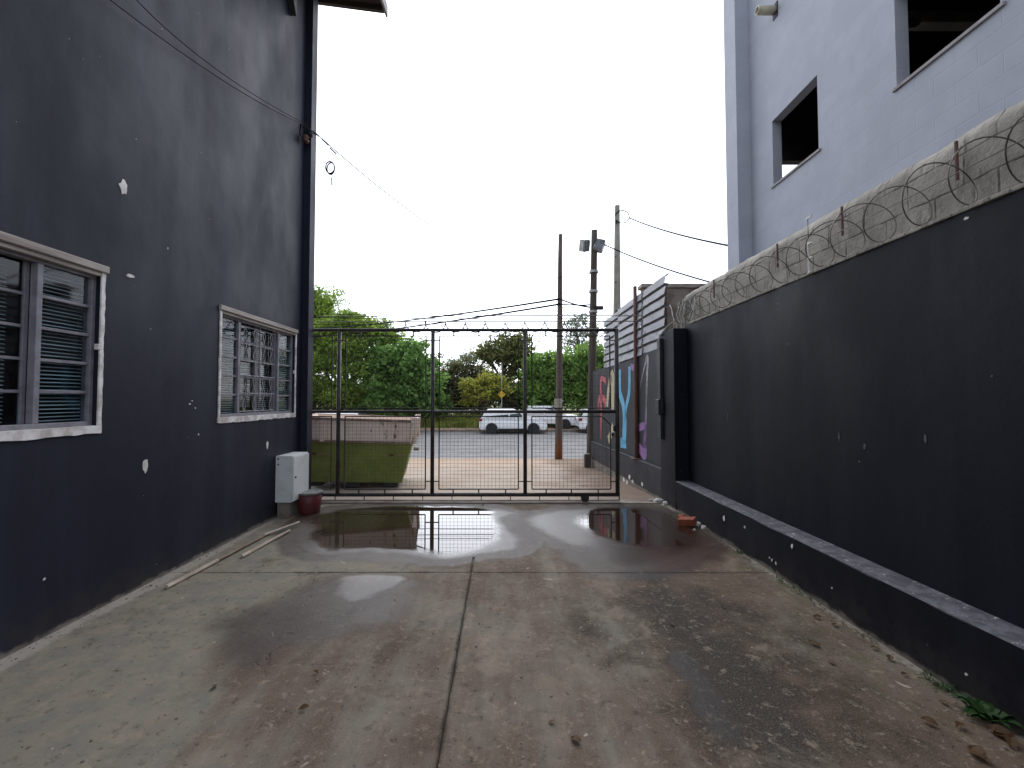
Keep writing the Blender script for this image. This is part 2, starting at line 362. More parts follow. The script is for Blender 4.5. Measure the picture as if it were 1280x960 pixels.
# ------------------------------------------------------------------ mesh building
class MB:
    def __init__(s): s.v = []; s.f = []
    def add(s, vs, fs):
        k = len(s.v); s.v += [tuple(p) for p in vs]; s.f += [tuple(i+k for i in q) for q in fs]; return s
    def box(s, x0, x1, y0, y1, z0, z1, bev=0., seg=1, mat=None):
        bm = bmesh.new(); bmesh.ops.create_cube(bm, size=1)
        bmesh.ops.scale(bm, vec=(abs(x1-x0), abs(y1-y0), abs(z1-z0)), verts=bm.verts)
        if bev: bmesh.ops.bevel(bm, geom=list(bm.edges), offset=bev, segments=seg, affect='EDGES')
        bmesh.ops.translate(bm, vec=((x0+x1)/2, (y0+y1)/2, (z0+z1)/2), verts=bm.verts)
        if mat is not None: bmesh.ops.transform(bm, matrix=mat, verts=bm.verts)
        s.bm(bm); return s
    def bm(s, bm):
        bm.verts.index_update()
        s.add([v.co[:] for v in bm.verts], [[v.index for v in f.verts] for f in bm.faces]); bm.free(); return s
    def tube(s, pts, r, n=6, caps=True):
        pts = [Vector(p) for p in pts]; m = len(pts)
        rs = r if isinstance(r, (list, tuple)) else [r]*m
        t0 = (pts[1]-pts[0]).normalized()
        up = Vector((0, 0, 1)) if abs(t0.z) < .9 else Vector((1, 0, 0))
        a = t0.cross(up).normalized(); vs = []
        for i in range(m):
            t = (pts[min(i+1, m-1)]-pts[max(i-1, 0)])
            t = t.normalized() if t.length > 1e-9 else t0
            a = (a - t*a.dot(t)); a = a.normalized() if a.length > 1e-6 else t.orthogonal().normalized()
            b = t.cross(a)
            for k in range(n):
                q = 2*math.pi*k/n; vs.append(pts[i] + (a*math.cos(q) + b*math.sin(q))*rs[i])
        fs = [(i*n+k, i*n+(k+1) % n, (i+1)*n+(k+1) % n, (i+1)*n+k) for i in range(m-1) for k in range(n)]
        if caps: fs += [tuple(range(n))[::-1], tuple(range((m-1)*n, m*n))]
        return s.add(vs, fs)
    def lathe(s, prof, c=(0, 0, 0), n=20, axis='z'):
        vs = []; m = len(prof)
        for (r, z) in prof:
            for k in range(n):
                q = 2*math.pi*k/n; p = (r*math.cos(q), r*math.sin(q), z)
                if axis == 'y': p = (p[0], p[2], p[1])
                if axis == 'x': p = (p[2], p[0], p[1])
                vs.append((p[0]+c[0], p[1]+c[1], p[2]+c[2]))
        fs = [(i*n+k, i*n+(k+1) % n, (i+1)*n+(k+1) % n, (i+1)*n+k) for i in range(m-1) for k in range(n)]
        fs += [tuple(range(n))[::-1], tuple(range((m-1)*n, m*n))]
        return s.add(vs, fs)
    def prism(s, poly, d):          # planar polygon (3-D points) thickened by vector d
        d = Vector(d); n = len(poly); p = [Vector(q) for q in poly]
        vs = p + [q+d for q in p]
        fs = [tuple(range(n))[::-1], tuple(range(n, 2*n))] + [(i, (i+1) % n, n+(i+1) % n, n+i) for i in range(n)]
        return s.add(vs, fs)
    def build(s, name, mat, parent=None, smooth=False, loc=None, fixn=True):
        me = bpy.data.meshes.new(name); me.from_pydata(s.v, [], s.f)
        if fixn:
            b = bmesh.new(); b.from_mesh(me); bmesh.ops.recalc_face_normals(b, faces=b.faces); b.to_mesh(me); b.free()
        me.materials.append(MAT[mat] if isinstance(mat, str) else mat)
        o = bpy.data.objects.new(name, me); S.collection.objects.link(o)
        if parent is not None: o.parent = parent
        if loc is not None: o.location = loc
        if smooth:
            for p in me.polygons: p.use_smooth = True
        return o

def tag(o, label, cat, group=None):
    o['label'] = label; o['category'] = cat
    if group: o['group'] = group
    return o
def thing(name, label, cat, loc=(0, 0, 0), rz=0, group=None):
    o = bpy.data.objects.new(name, None); S.collection.objects.link(o); o.empty_display_size = .2
    o.location = loc; o.rotation_euler = (0, 0, rz); return tag(o, label, cat, group)
def struct(o, kind='structure'): o['kind'] = kind; return o
def copy_tree(o, parent=None):
    c = o.copy(); S.collection.objects.link(c)
    if parent is not None: c.parent = parent
    for ch in list(o.children): copy_tree(ch, c)
    return c
def fbm(x, y, z=0., o=4):
    return mnoise.fractal(Vector((x, y, z)), 1., 2., o)

def panel_x(ys, zs, holes, x0, x1):
    """wall slab between planes x0 (outer face) and x1, with rectangular holes (yi, zi cells)"""
    mb = MB(); ny, nz = len(ys)-1, len(zs)-1
    solid = lambda i, j: 0 <= i < ny and 0 <= j < nz and (i, j) not in holes
    for i in range(ny):
        for j in range(nz):
            if not solid(i, j): continue
            a, b, c, d = ys[i], ys[i+1], zs[j], zs[j+1]
            for x in (x0, x1): mb.add([(x, a, c), (x, b, c), (x, b, d), (x, a, d)], [(0, 1, 2, 3)])
            for (di, dj, p, q) in ((-1, 0, (a, c), (a, d)), (1, 0, (b, c), (b, d)), (0, -1, (a, c), (b, c)), (0, 1, (a, d), (b, d))):
                if not solid(i+di, j+dj):
                    mb.add([(x0, *p), (x0, *q), (x1, *q), (x1, *p)], [(0, 1, 2, 3)])
    b = bmesh.new(); vs = [b.verts.new(v) for v in mb.v]
    for f in mb.f: b.faces.new([vs[i] for i in f])
    bmesh.ops.remove_doubles(b, verts=b.verts, dist=1e-5)
    bmesh.ops.recalc_face_normals(b, faces=b.faces)
    out = MB(); out.bm(b); return out

# ------------------------------------------------------------------ THE GROUND
def poly_sd(px, py, poly):
    """signed distance (positive inside) of points to polygon"""
    d = np.full(px.shape, 1e9); inside = np.zeros(px.shape, bool); n = len(poly)
    for i in range(n):
        x0, y0 = poly[i]; x1, y1 = poly[(i+1) % n]
        ex, ey = x1-x0, y1-y0; L = ex*ex+ey*ey+1e-12
        t = np.clip(((px-x0)*ex+(py-y0)*ey)/L, 0, 1)
        d = np.minimum(d, np.hypot(px-x0-t*ex, py-y0-t*ey))
        c = ((y0 > py) != (y1 > py)) & (px < (x1-x0)*(py-y0)/(y1-y0+1e-12)+x0)
        inside ^= c
    return np.where(inside, d, -d)
def smooth_poly(pts, k=3):
    for _ in range(k):
        q = []
        for i in range(len(pts)):
            a, b = pts[i], pts[(i+1) % len(pts)]
            q += [(a[0]*.75+b[0]*.25, a[1]*.75+b[1]*.25), (a[0]*.25+b[0]*.75, a[1]*.25+b[1]*.75)]
        pts = q
    return pts
def G(pix): return [tuple(gz(u, v).xy) for (u, v) in pix]
PUDDLE_L = smooth_poly(G([(352, 678), (372, 650), (405, 636), (470, 631), (560, 631), (618, 632), (652, 640), (630, 656), (664, 672), (655, 689), (610, 695), (560, 698), (490, 699), (430, 697), (385, 693)]))
MIRROR_L = smooth_poly(G([(392, 662), (410, 640), (470, 633), (560, 633), (612, 636), (614, 660), (606, 686), (520, 688), (455, 688), (410, 682)]))
PUDDLE_R = smooth_poly(G([(650, 652), (672, 640), (715, 634), (780, 631), (822, 634), (850, 645), (880, 665), (895, 684), (870, 700), (800, 711), (757, 710), (715, 691), (675, 672)]))
MIRROR_R = smooth_poly(G([(730, 650), (745, 637), (800, 634), (830, 640), (850, 655), (862, 672), (830, 684), (780, 680), (742, 666)]))
PUDDLE_N = smooth_poly(G([(408, 744), (418, 726), (455, 719), (500, 719), (520, 727), (495, 744), (450, 755), (422, 754)]))
WET_N = smooth_poly(G([(225, 812), (262, 770), (330, 745), (400, 722), (540, 718), (560, 735), (510, 775), (480, 800), (400, 815), (320, 850), (255, 850)]))
WET_S = smooth_poly(G([(836, 812), (868, 815), (905, 845), (950, 905), (940, 925), (905, 905), (870, 870)]))
RED_R = smooth_poly(G([(735, 640), (830, 635), (880, 660), (930, 700), (850, 716), (790, 705), (745, 672)]))
PALE_L = smooth_poly(G([(0, 815), (350, 650), (375, 690), (560, 702), (560, 718), (420, 722), (260, 765), (200, 850), (100, 960), (-400, 1200), (-500, 1000)]))
DARK_R = smooth_poly(G([(700, 720), (900, 715), (1150, 850), (1400, 1100), (900, 1100), (800, 900), (640, 780)]))
DARK_C = smooth_poly(G([(330, 1000), (380, 860), (470, 790), (560, 760), (560, 850), (520, 1000)]))

def sm(x, a, b):
    t = np.clip((x-a)/(b-a), 0, 1); return t*t*(3-2*t)
XJ, YJ, GW = -.30, 4.19, .0075
def joint_x(y): return XJ - .025*(y-2.0)/2.7
def ground_attrs(px, py):
    wx = np.array([fbm(a*1.1, b*1.1, 3.) for a, b in zip(px, py)]); wy = np.array([fbm(a*1.1, b*1.1, 9.) for a, b in zip(px, py)])
    hx = np.array([fbm(a*6, b*6, 5., 3) for a, b in zip(px, py)])
    qx, qy = px+wx*.16+hx*.025, py+wy*.16+hx*.025
    A = {}
    dl, dr, dn = poly_sd(qx, qy, PUDDLE_L), poly_sd(qx, qy, PUDDLE_R), poly_sd(qx, qy, PUDDLE_N)
    A['wet'] = np.maximum.reduce([sm(dl, -.28, .0), sm(dr, -.4, .05)*.95, sm(poly_sd(qx, qy, WET_N), -.22, .5)*.85, sm(poly_sd(qx, qy, WET_S), -.06, .06)*.8])
    A['water'] = np.zeros_like(px)
    brown = .30 + .16*wx + sm(px, -2.2, -.6)*.26 + sm(px, .1, 1.6)*.12
    pale = sm(poly_sd(qx, qy, PALE_L), -.25, .35)
    A['brown'] = np.clip(brown - .5*pale + .2*A['wet'], 0, 1)
    A['dark'] = np.clip(sm(poly_sd(qx, qy, DARK_R), -.4, .5)*.62 + sm(poly_sd(qx, qy, DARK_C), -.3, .35)*.42 + .28*A['wet']
                        + .3*sm(-np.abs(px-1.25-wx*.2), -.32, 0) + .15*sm(-np.abs(px+1.2-wx*.2), -.3, 0) - .15, 0, 1)
    jd = np.minimum(np.where(np.abs(px-joint_x(py)) < 1, np.abs(px-joint_x(py)), 1), np.abs(py-YJ))
    A['dark'] = np.clip(A['dark'] + .5*sm(-jd, -.035, -.004), 0, 1)
    base_l = sm(px+3.1, .16+0*px, 0*px) if False else 1-sm(px+3.1+wx*.05, .04, .17)
    base_r = 1-sm(2.47-px+wx*.05, .03, .13)
    A['pale'] = np.clip(.85*base_l + .62*base_r + .24*pale + .3*sm(py, 6.35, 6.6), 0, 1)
    A['moss'] = np.clip((1-sm(2.47-px, .05, 1.1))*.55 + (1-sm(px+3.1, .0, .25))*.2, 0, 1)
    A['red'] = sm(poly_sd(qx, qy, RED_R), -.15, .3)*.85
    return A, (dl, dr, dn), (qx, qy)
def set_attrs(me, A):
    for k, v in A.items():
        a = me.attributes.new(k, 'FLOAT', 'POINT'); a.data.foreach_set('value', v.astype(np.float32))

xs = np.unique(np.concatenate([np.linspace(-3.16, 2.62, 146), [XJ-3*GW, XJ-GW, XJ, XJ+GW, XJ+3*GW]]))
xs = np.array([x for x in xs if abs(x-XJ) > .0235 or any(abs(x-XJ-k*GW) < 1e-6 for k in (-3, -1, 0, 1, 3))])
ys = np.unique(np.concatenate([np.linspace(-4, 1.5, 40), np.linspace(1.55, 7.12, 150), [YJ-.004, YJ, YJ+.004]]))
ys = np.array([y for y in ys if abs(y-YJ) > .012 or abs(y-YJ) < .0045])
gx, gy = np.meshgrid(xs, ys); px, py = gx.ravel().copy(), gy.ravel()
nearj = np.abs(px-XJ) < .03
jog = np.array([fbm(0, b*9, 1., 4) for b in py])
isj = nearj.copy()
px = np.where(np.abs(px-XJ) < .35, px+(joint_x(py)-XJ)*(1-np.abs(px-XJ)/.35), px)
px = np.where(isj, px+jog*.006, px)
zz = np.array([fbm(a*.8, b*.8, 2., 3)*.004 for a, b in zip(px, py)])
pd_ = np.maximum(np.maximum(poly_sd(px, py, PUDDLE_L), poly_sd(px, py, PUDDLE_R)), poly_sd(px, py, PUDDLE_N))
zz = zz*(1-sm(pd_, -.45, -.12))
zz = np.where(np.abs(gx.ravel()-XJ) < .001, zz-.022, zz)
zz = np.where(np.abs(py-YJ) < .001, zz-.010, zz)
nx, ny = len(xs), len(ys)
idx = np.arange(nx*ny).reshape(ny, nx)
fc = np.stack([idx[:-1, :-1], idx[:-1, 1:], idx[1:, 1:], idx[1:, :-1]], -1).reshape(-1, 4)
mb = MB(); mb.v = list(zip(px.tolist(), py.tolist(), zz.tolist())); mb.f = [tuple(q) for q in fc.tolist()]
floor = mb.build('courtyard_floor', 'floor', smooth=True); struct(floor)
A, _, _ = ground_attrs(px, py)
A['joint'] = np.where((np.abs(gx.ravel()-XJ) < .001) | (np.abs(py-YJ) < .001), 1., 0.)
set_attrs(floor.data, A)

def puddle(name, poly, mirror, edge_w, wmax):
    P = np.array(poly); c = P.mean(0)
    x0, y0 = P.min(0)-.25; x1, y1 = P.max(0)+.25
    st = .025
    gx, gy = np.meshgrid(np.arange(x0, x1, st), np.arange(y0, y1, st)); px, py = gx.ravel(), gy.ravel()
    A, (dl, dr, dn), (qx, qy) = ground_attrs(px, py)
    sd = poly_sd(qx, qy, poly)
    wm = sm(poly_sd(qx, qy, mirror), -.24, .10) if mirror else np.zeros_like(px)
    A['water'] = np.clip(sm(sd, 0, edge_w*1.8)*.40 + wm*.6*wmax, 0, 1)
    ny, nx = gx.shape; idx = np.arange(nx*ny).reshape(ny, nx)
    fc = np.stack([idx[:-1, :-1], idx[:-1, 1:], idx[1:, 1:], idx[1:, :-1]], -1).reshape(-1, 4)
    keep = (sd[fc] > 0).all(1) & (py[fc] < 7.1).all(1); fc = fc[keep]
    used = np.unique(fc); remap = -np.ones(nx*ny, int); remap[used] = np.arange(len(used))
    mb = MB(); mb.v = list(zip(px[used].tolist(), py[used].tolist(), (-.0012+.0046*sm(sd[used], .0, .12)).tolist())); mb.f = [tuple(q) for q in remap[fc].tolist()]
    o = mb.build(name, 'floor', smooth=True, fixn=False); struct(o)
    set_attrs(o.data, {k: v[used] for k, v in A.items()})
    return o
puddle('puddle', PUDDLE_L, MIRROR_L, .10, 1)
puddle('puddle', PUDDLE_R, MIRROR_R, .16, .85)
puddle('puddle', PUDDLE_N, None, .07, 0)

# driveway apron sloping down to the street, road, far pavement, wide ground
def strip(name, mat, rows, x0, x1, n=40, jit=.0):
    mb = MB(); XS = np.linspace(x0, x1, n)
    for (y, z) in rows:
        for x in XS: mb.v.append((x, y + (jit*fbm(x*.9, y, 4.) if jit else 0), z))
    for j in range(len(rows)-1):
        for i in range(n-1): mb.f.append((j*n+i, j*n+i+1, (j+1)*n+i+1, (j+1)*n+i))
    return struct(mb.build(name, mat, smooth=False))
ZR = -.55
strip('driveway', 'apron', [(7.12, -.003), (7.9, -.03), (14.6, -.32)], -14, 6, 60)
strip('gate_threshold', 'kerb', [(6.92, .009), (7.125, .009)], -3.3, 2.62, 30)
strip('road', 'road', [(14.6, -.36), (15.2, -.42), (17.5, -.5), (22, ZR), (29.6, ZR)], -70, 70, 60)
k = MB().box(-70, 70, 14.55, 14.67, -.5, -.318); struct(k.build('near_kerb', 'kerb'))
k = MB().box(-70, 70, 29.6, 29.75, ZR-.1, ZR+.14, .01); struct(k.build('far_kerb', 'kerb'))
strip('far_pavement', 'soil', [(29.7, ZR+.13), (31.2, ZR+.14)], -70, 70, 40)
strip('grass_bank', 'earth', [(31.1, ZR+.15), (33, .1), (37, .35), (60, .6), (160, 1), (420, 1.0)], -300, 300, 60)
strip('ground', 'earth', [(-120, -.7), (14.5, -.7)], -200, 200, 3)

# ------------------------------------------------------------------ LEFT BUILDING
XL, YE = -3.1, 6.97
bl = thing('black_building', 'tall blue-black rendered building on the left with two barred windows and white paint chips', 'building', (XL, 3, 0))
def child(mb, name, mat, par, smooth=False):
    o = mb.build(name, mat, None, smooth); o.parent = par; o.matrix_parent_inverse = Matrix.Translation(-Vector(par.matrix_basis.translation)) if par.type == 'EMPTY' and par.parent is None else Matrix.Identity(4)
    if par.type == 'EMPTY' and par.parent is None and par.rotation_euler.z:
        o.matrix_parent_inverse = par.matrix_basis.inverted()
    return o
W1 = (1.70, 3.40); W2 = (4.86, 6.57); WZ = (1.40, 2.55)
child(panel_x([-6, W1[0], W1[1], W2[0], W2[1], YE-.19], [-.2, WZ[0], WZ[1], 8.6], {(1, 1), (3, 1)}, XL, XL-.16), 'wall', 'navy', bl)
sh = MB().box(-9, XL-.16, YE-.19, YE, -.2, 8.6).box(-9, XL-.16, -6.1, -5.95, -.2, 8.6).box(-9.1, -9, -6.1, YE, -.2, 8.6)
child(sh, 'side_wall', 'navy', bl)
child(MB().box(XL-.16, XL+.10, YE-.19, YE, -.2, 8.05, .006), 'pilaster', 'navy', bl)
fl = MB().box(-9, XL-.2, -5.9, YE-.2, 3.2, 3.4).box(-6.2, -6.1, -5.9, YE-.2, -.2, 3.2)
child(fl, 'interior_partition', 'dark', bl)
# roof with timber eave over the lane
ez0, ez1 = ay(395, 3, 7.2).z, ay(481, 17, 7.25).z
roof = MB().add([(-2.0, -6, ez1), (-2.0, 7.25, ez1), (XL+.02, 7.25, ez0), (XL+.02, -6, ez0), (-2.0, -6, ez1+.06), (-2.0, 7.25, ez1+.06), (-9.2, 7.25, ez0+1.6), (-9.2, -6, ez0+1.6)],
                [(0, 1, 2, 3), (4, 5, 6, 7), (0, 1, 5, 4), (1, 2, 6, 5), (0, 3, 7, 4)])
ro = child(roof, 'roof', 'eavewood', bl)
fa = MB().box(-2.0, -1.965, -6, 7.27, ez1-.05, ez1+.14, .004); fo = fa.build('fascia_board', 'fascia', None); fo.parent = ro; fo.matrix_parent_inverse = Matrix.Identity(4)
for yy in np.arange(1.1, 7.2, .6):
    raf = MB().add([(-2.01, yy, ez1-.0), (-2.01, yy+.06, ez1), (XL+.01, yy+.06, ez0), (XL+.01, yy, ez0), (-2.01, yy, ez1-.08), (-2.01, yy+.06, ez1-.08), (XL+.01, yy+.06, ez0-.08), (XL+.01, yy, ez0-.08)],
            [(0, 1, 2, 3), (4, 5, 6, 7), (0, 1, 5, 4), (1, 2, 6, 5), (2, 3, 7, 6), (3, 0, 4, 7)])
    rf = raf.build('rafter', 'eavewood'); rf.parent = ro
p0 = ax(354, -30, XL); p1 = ax(362.5, 20, XL); p2 = ax(363, -30, XL)
child(MB().prism([(XL+.002, p0.y, p0.z), (XL+.002, p1.y, p1.z), (XL+.002, p1.y+.02, p0.z)], (.09, 0, 0)), 'eave_bracket', 'blackmetal', bl)
# bare plaster chips
def chip(u, v, w, h, seed, X=XL, parent=None, sgn=1, mat='bareplaster'):
    c = ax(u, v, X); random.seed(seed); n = 14; pts = []
    for i in range(n):
        a = 2*math.pi*i/n; r = .6+.5*random.random()
        pts.append((X+sgn*.003, c.y+math.cos(a)*w/2*r, c.z+math.sin(a)*h/2*r))
    return child(MB().prism(pts, (-sgn*.004, 0, 0)), 'paint_chip', mat, parent)
for q in [(154, 233, .09, .13, 3), (182, 582, .065, .16, 4), (163, 345, .09, .03, 5), (334, 556, .05, .12, 6), (237, 505, .03, .02, 7), (244, 510, .02, .02, 8), (248, 543, .02, .02, 10), (240, 501, .02, .012, 12), (55, 724, .02, .02, 11)]:
    chip(*q, parent=bl)

def bars(mb, x, d, y0, y1, z0, z1): mb.box(x-d, x, y0, y1, z0, z1, .003)
def window(Y, grille, sash):
    y0, y1 = Y; z0, z1 = WZ; W = y1-y0
    xf = XL-.03
    fr = MB()
    t = .035
    bars(fr, xf, .06, y0, y1, z0, z0+t); bars(fr, xf, .06, y0, y1, z1-t, z1)
    bars(fr, xf, .06, y0, y0+t, z0+t, z1-t); bars(fr, xf, .06, y1-t, y1, z0+t, z1-t)
    c1, c2 = y0+.39, y1-.41; cm = (c1+c2)/2
    for c in (c1, c2): bars(fr, xf, .05, c-.02, c+.02, z0+t, z1-t)
    win = child(fr, 'window', 'winmetal', bl)
    def sub(mb, name, mat): 
        o = mb.build(name, mat); o.parent = win; return o
    rows = [z0+t + (z1-z0-2*t)*k/5 for k in range(6)]
    for (a, b) in ((y0+t, c1-.02), (c2+.02, y1-t)):
        for z in rows[1:-1]: sub(MB().box(xf-.035, xf-.012, a, b, z-.011, z+.011, .002), 'glazing_bar', 'winmetal')
    for (a, b) in ((y0+t, c1-.02), (c2+.02, y1-t)):
        sub(MB().box(xf-.032, xf-.028, a, b, z0+t, z1-t), 'pane', 'glass')
    if sash:      # sliding sash pair set back, partly open
        sa = MB()
        for (a, b) in ((c1+.02, cm), (cm, c2-.02)):
            sa.box(xf-.075, xf-.052, a, a+.028, z0+t, z1-t, .002).box(xf-.075, xf-.052, b-.03, b, z0+t, z1-t, .002)
            for z in rows[1:-1]: sa.box(xf-.072, xf-.056, a+.028, b-.03, z-.01, z+.01, .002)
        so = sub(sa, 'sliding_sash', 'winmetal')
        sub(MB().box(xf-.068, xf-.064, c1+.04, cm-.02, z0+t, z1-t), 'pane', 'glass'); sub(MB().box(xf-.068, xf-.064, cm+.02, c2-.04, z0+t, z1-t), 'pane', 'glass')
    bl_ = MB()
    for (a, b, lo) in ((y0+t+.01, c1+.06, z0+t), (c2-.06 if not sash else c2+.02, y1-.05, z0+t), (c1+.08, cm-.06, z0+t if not sash else z0+.1), (cm+.0, c2-.12, z0+t)):
        z = lo+.012
        while z < z1-t-.01:
            w = .011+.003*random.random(); dz = .007+.004*random.random(); xb = .042 if a < c1-.2 or a > c2-.1 else .085
            bl_.add([(xf-xb, a, z), (xf-xb, b, z+.003*random.random()), (xf-xb-w, b, z+dz), (xf-xb-w, a, z+dz)], [(0, 1, 2, 3)])
            z += .0265
    sub(bl_, 'blind', 'slat')
    if grille:
        g = MB(); xg = xf-.01; r = .006
        def cl(pts): g.tube(pts, r, 5)
        for a, b in ((c1+.03, cm-.01), (cm+.01, c2-.09)):
            for (za, zb) in ((rows[3]-.02, z1-t-.04), (z0+t+.02, rows[2]+.02)):
                cl([(xg, a, za), (xg, b, za)]); cl([(xg, a, zb), (xg, b, zb)])
                zm = (za+zb)/2; cl([(xg, a, zm), (xg, b, zm)])
                for k in (1, 3):
                    yc = a+(b-a)*k/4
                    for s in (-1, 1):
                        pts = []
                        for i in range(15):
                            q = i/14; zz_ = za+(zb-za)*q
                            pts.append((xg, yc + s*.028*math.sin(q*math.pi*3)*(1 if q < .5 else 1), zz_))
                        cl(pts)
        cl([(xg, cm, z0+t), (xg, cm, z1-t)]); cl([(xg, c1+.03, z0+t), (xg, c1+.03, z1-t)])
        cl([(xg, c2-.09, z0+t), (xg, c2-.09, z1-t)])
        sub(g, 'grille', 'wingrey')
    # sill, jamb strips of bare plaster, lintel board
    random.seed(int(y0*10))
    def rag(y0, y1, z0, z1, along='y', am=.012):
        n = 26; pts = []
        if along == 'y':
            for i in range(n+1): pts.append((XL+.012, y0+(y1-y0)*i/n, z1))
            for i in range(n, -1, -1): pts.append((XL+.012, y0+(y1-y0)*i/n, z0+am*(random.random()-.5)))
        else:
            for i in range(n+1): pts.append((XL+.012, y0, z0+(z1-z0)*i/n))
            for i in range(n, -1, -1): pts.append((XL+.012, y1+am*(random.random()-.5), z0+(z1-z0)*i/n))
        return MB().prism(pts, (-.06, 0, 0))
    sub(rag(y0-.04, y1+.035, z0-.06, z0+.001), 'sill', 'plastersill')
    sub(rag(y1+.001, y1+.032, z0, z1+.02, 'z', .008), 'jamb', 'plastersill')
    sub(rag(y0-.001, y0-.032, z0, z1+.02, 'z', .008), 'jamb', 'plastersill')
    li = MB().box(XL-.09, XL+.028, y0-.045, y1+.05, z1+.02, z1+.075, .006).box(XL-.075, XL+.008, y0, y1, z1-.012, z1+.019, .003)
    sub(li, 'lintel', 'lintelwood')
    lt = MB().box(XL-.02, XL+.014, y1-.02, y1+.02, (z0+z1)/2+.0, (z0+z1)/2+.045, .005)
    sub(lt, 'latch', 'plastersill')
window(W1, False, True)
window(W2, True, True)

# ------------------------------------------------------------------ RIGHT BLACK BOUNDARY WALL (plinth, ledge, pillar)
XP, XW = 2.455, 2.65
bw = thing('boundary_wall', 'low-ledged black painted boundary wall along the right side of the yard', 'wall', (XP, 3, 0))
child(MB().box(XW, XW+.16, -5, 6.52, -.2, 2.68, .004), 'upper_wall', 'navy2', bw)
pl = MB(); n = 60
for j, (x, z) in enumerate(((XP+.012, -.2), (XP+.012, .0), (XP, .20), (XP, .414))):
    for i in range(n+1):
        y = -5+(6.52+5)*i/n; pl.v.append((x + .008*fbm(y*2, z*3), y, z))
for j in range(3):
    for i in range(n): pl.f.append((j*(n+1)+i, j*(n+1)+i+1, (j+1)*(n+1)+i+1, (j+1)*(n+1)+i))
child(pl, 'plinth', 'navy2', bw, True)
lg = MB()
for i in range(n+1):
    y = -5+(6.52+5)*i/n
    lg.v += [(XP-.002+.006*fbm(y*3, 7.), y, .408+.004*fbm(y*5, 3.)), (XP+.012, y, .420), (XW+.002, y, .425)]
for i in range(n):
    a = i*3; lg.f += [(a, a+1, a+4, a+3), (a+1, a+2, a+5, a+4)]
child(lg, 'ledge', 'ledge', bw, True)
child(MB().box(XP, XW+.18, 6.52, 7.14, -.25, 2.64, .008), 'pillar', 'navy2', bw)
child(MB().box(XP-.05, XP-.001, 6.97, 7.10, .98, 2.55, .004).box(XP-.085, XP-.001, 6.95, 7.12, 1.36, 1.60, .01), 'gate_receiver', 'blackmetal', bw)
for i, (u, v, ww, h) in enumerate([(905, 648, .05, .07), (931, 659, .03, .03), (990, 683, .03, .05), (965, 700, .02, .03), (970, 704, .02, .03), (962, 697, .02, .02), (1208, 843, .015, .015), (1040, 735, .015, .015)]):
    chip(u, v, ww, h, 40+i, X=XP-.004, parent=bw, sgn=-1)
for i, (u, v, ww, h) in enumerate([(1208, 273, .03, .02), (1081, 558, .03, .05), (1049, 545, .012, .09), (1157, 548, .02, .06), (910, 522, .01, .12), (907, 512, .01, .08), (1240, 470, .012, .012), (985, 430, .012, .012)]):
    chip(u, v, ww, h, 60+i, X=XW, parent=bw, sgn=-1, mat='bareplaster' if i == 0 else 'ledge')

# raw grey block wall behind it
XG = 2.92
gb = thing('block_wall', 'bare grey mortared block wall rising behind the black wall under the razor wire', 'wall', (XG, 3, 0))
g = MB(); ysn = np.linspace(-5, 7.35, 124); zsn = np.linspace(1.5, 3.31, 24)
for y in ysn:
    for z in zsn:
        e = (z-3.31); g.v.append((XG + .014*fbm(y*2.5, z*2.5, 1.) + .006*fbm(y*9, z*9, 1.) + (.05 if e > -.01 else 0), y, z + (.018*fbm(y*1.7, 5.) + .012*fbm(y*8, 2.) if e > -.16 else 0)))
nz = len(zsn)
g.f = [(i*nz+j, (i+1)*nz+j, (i+1)*nz+j+1, i*nz+j+1) for i in range(len(ysn)-1) for j in range(nz-1)]
b0 = len(g.v)
for y in ysn: g.v.append((XG+.2, y, 3.30+.018*fbm(y*1.7, 5.)))
for i in range(len(ysn)-1): g.f.append((i*nz+nz-1, (i+1)*nz+nz-1, b0+i+1, b0+i))
child(g, 'wall_face', 'rawblock', gb, True)
child(MB().box(XG+.03, XG+.2, -5, 7.35, 0, 3.27), 'wall_core', 'rawblock', gb)
cp = MB()   # crumbling mortar bed on top of the black wall
for i in range(110):
    y = -4.9+i*.103
    cp.box(XW-.006-.012*random.random(), XG, y, y+.1035, 2.681, 2.70+.012*random.random(), .003)
child(cp, 'mortar_bed', 'rawblock', gb)

# razor wire coil along the wall top
def helix(y0, y1, xc, zc, rr, pitch, r, jit=.02):
    pts = []; N = int((y1-y0)/pitch*26)
    for i in range(N+1):
        q = i/26*2*math.pi; y = y0+(y1-y0)*i/N
        ra = rr*(1+.10*fbm(y*1.3, 3.)) ; 
        pts.append((xc+ra*math.cos(q)+jit*fbm(y*2, 1.), y+.05*math.sin(q*1.0+1)*fbm(y, 8.), zc+ra*math.sin(q)+jit*fbm(y*2, 6.)))
    return pts
rz = thing('razor_wire', 'rusty razor wire coil looping along the top of the black boundary wall', 'razor wire', (2.70, 3, 2.7))
hp = helix(.3, 7.0, 2.725, 2.915, .165, .30, .004)
child(MB().tube(hp, .0042, 5), 'coil', 'razor', rz)
bb = MB()
for i in range(0, len(hp)-1, 3):
    p = Vector(hp[i]); d = (Vector(hp[i+1])-p).normalized(); o_ = d.orthogonal().normalized()
    bb.add([p-d*.016+o_*.010, p+d*.016+o_*.010, p+d*.010-o_*.010, p-d*.010-o_*.010], [(0, 1, 2, 3)])
child(bb, 'barb', 'razor', rz)['kind'] = 'stuff'
child(MB().tube([(2.80, .3, 3.02), (2.80, 3, 3.0), (2.80, 7.0, 3.02)], .003, 4), 'support_wire', 'razor', rz)

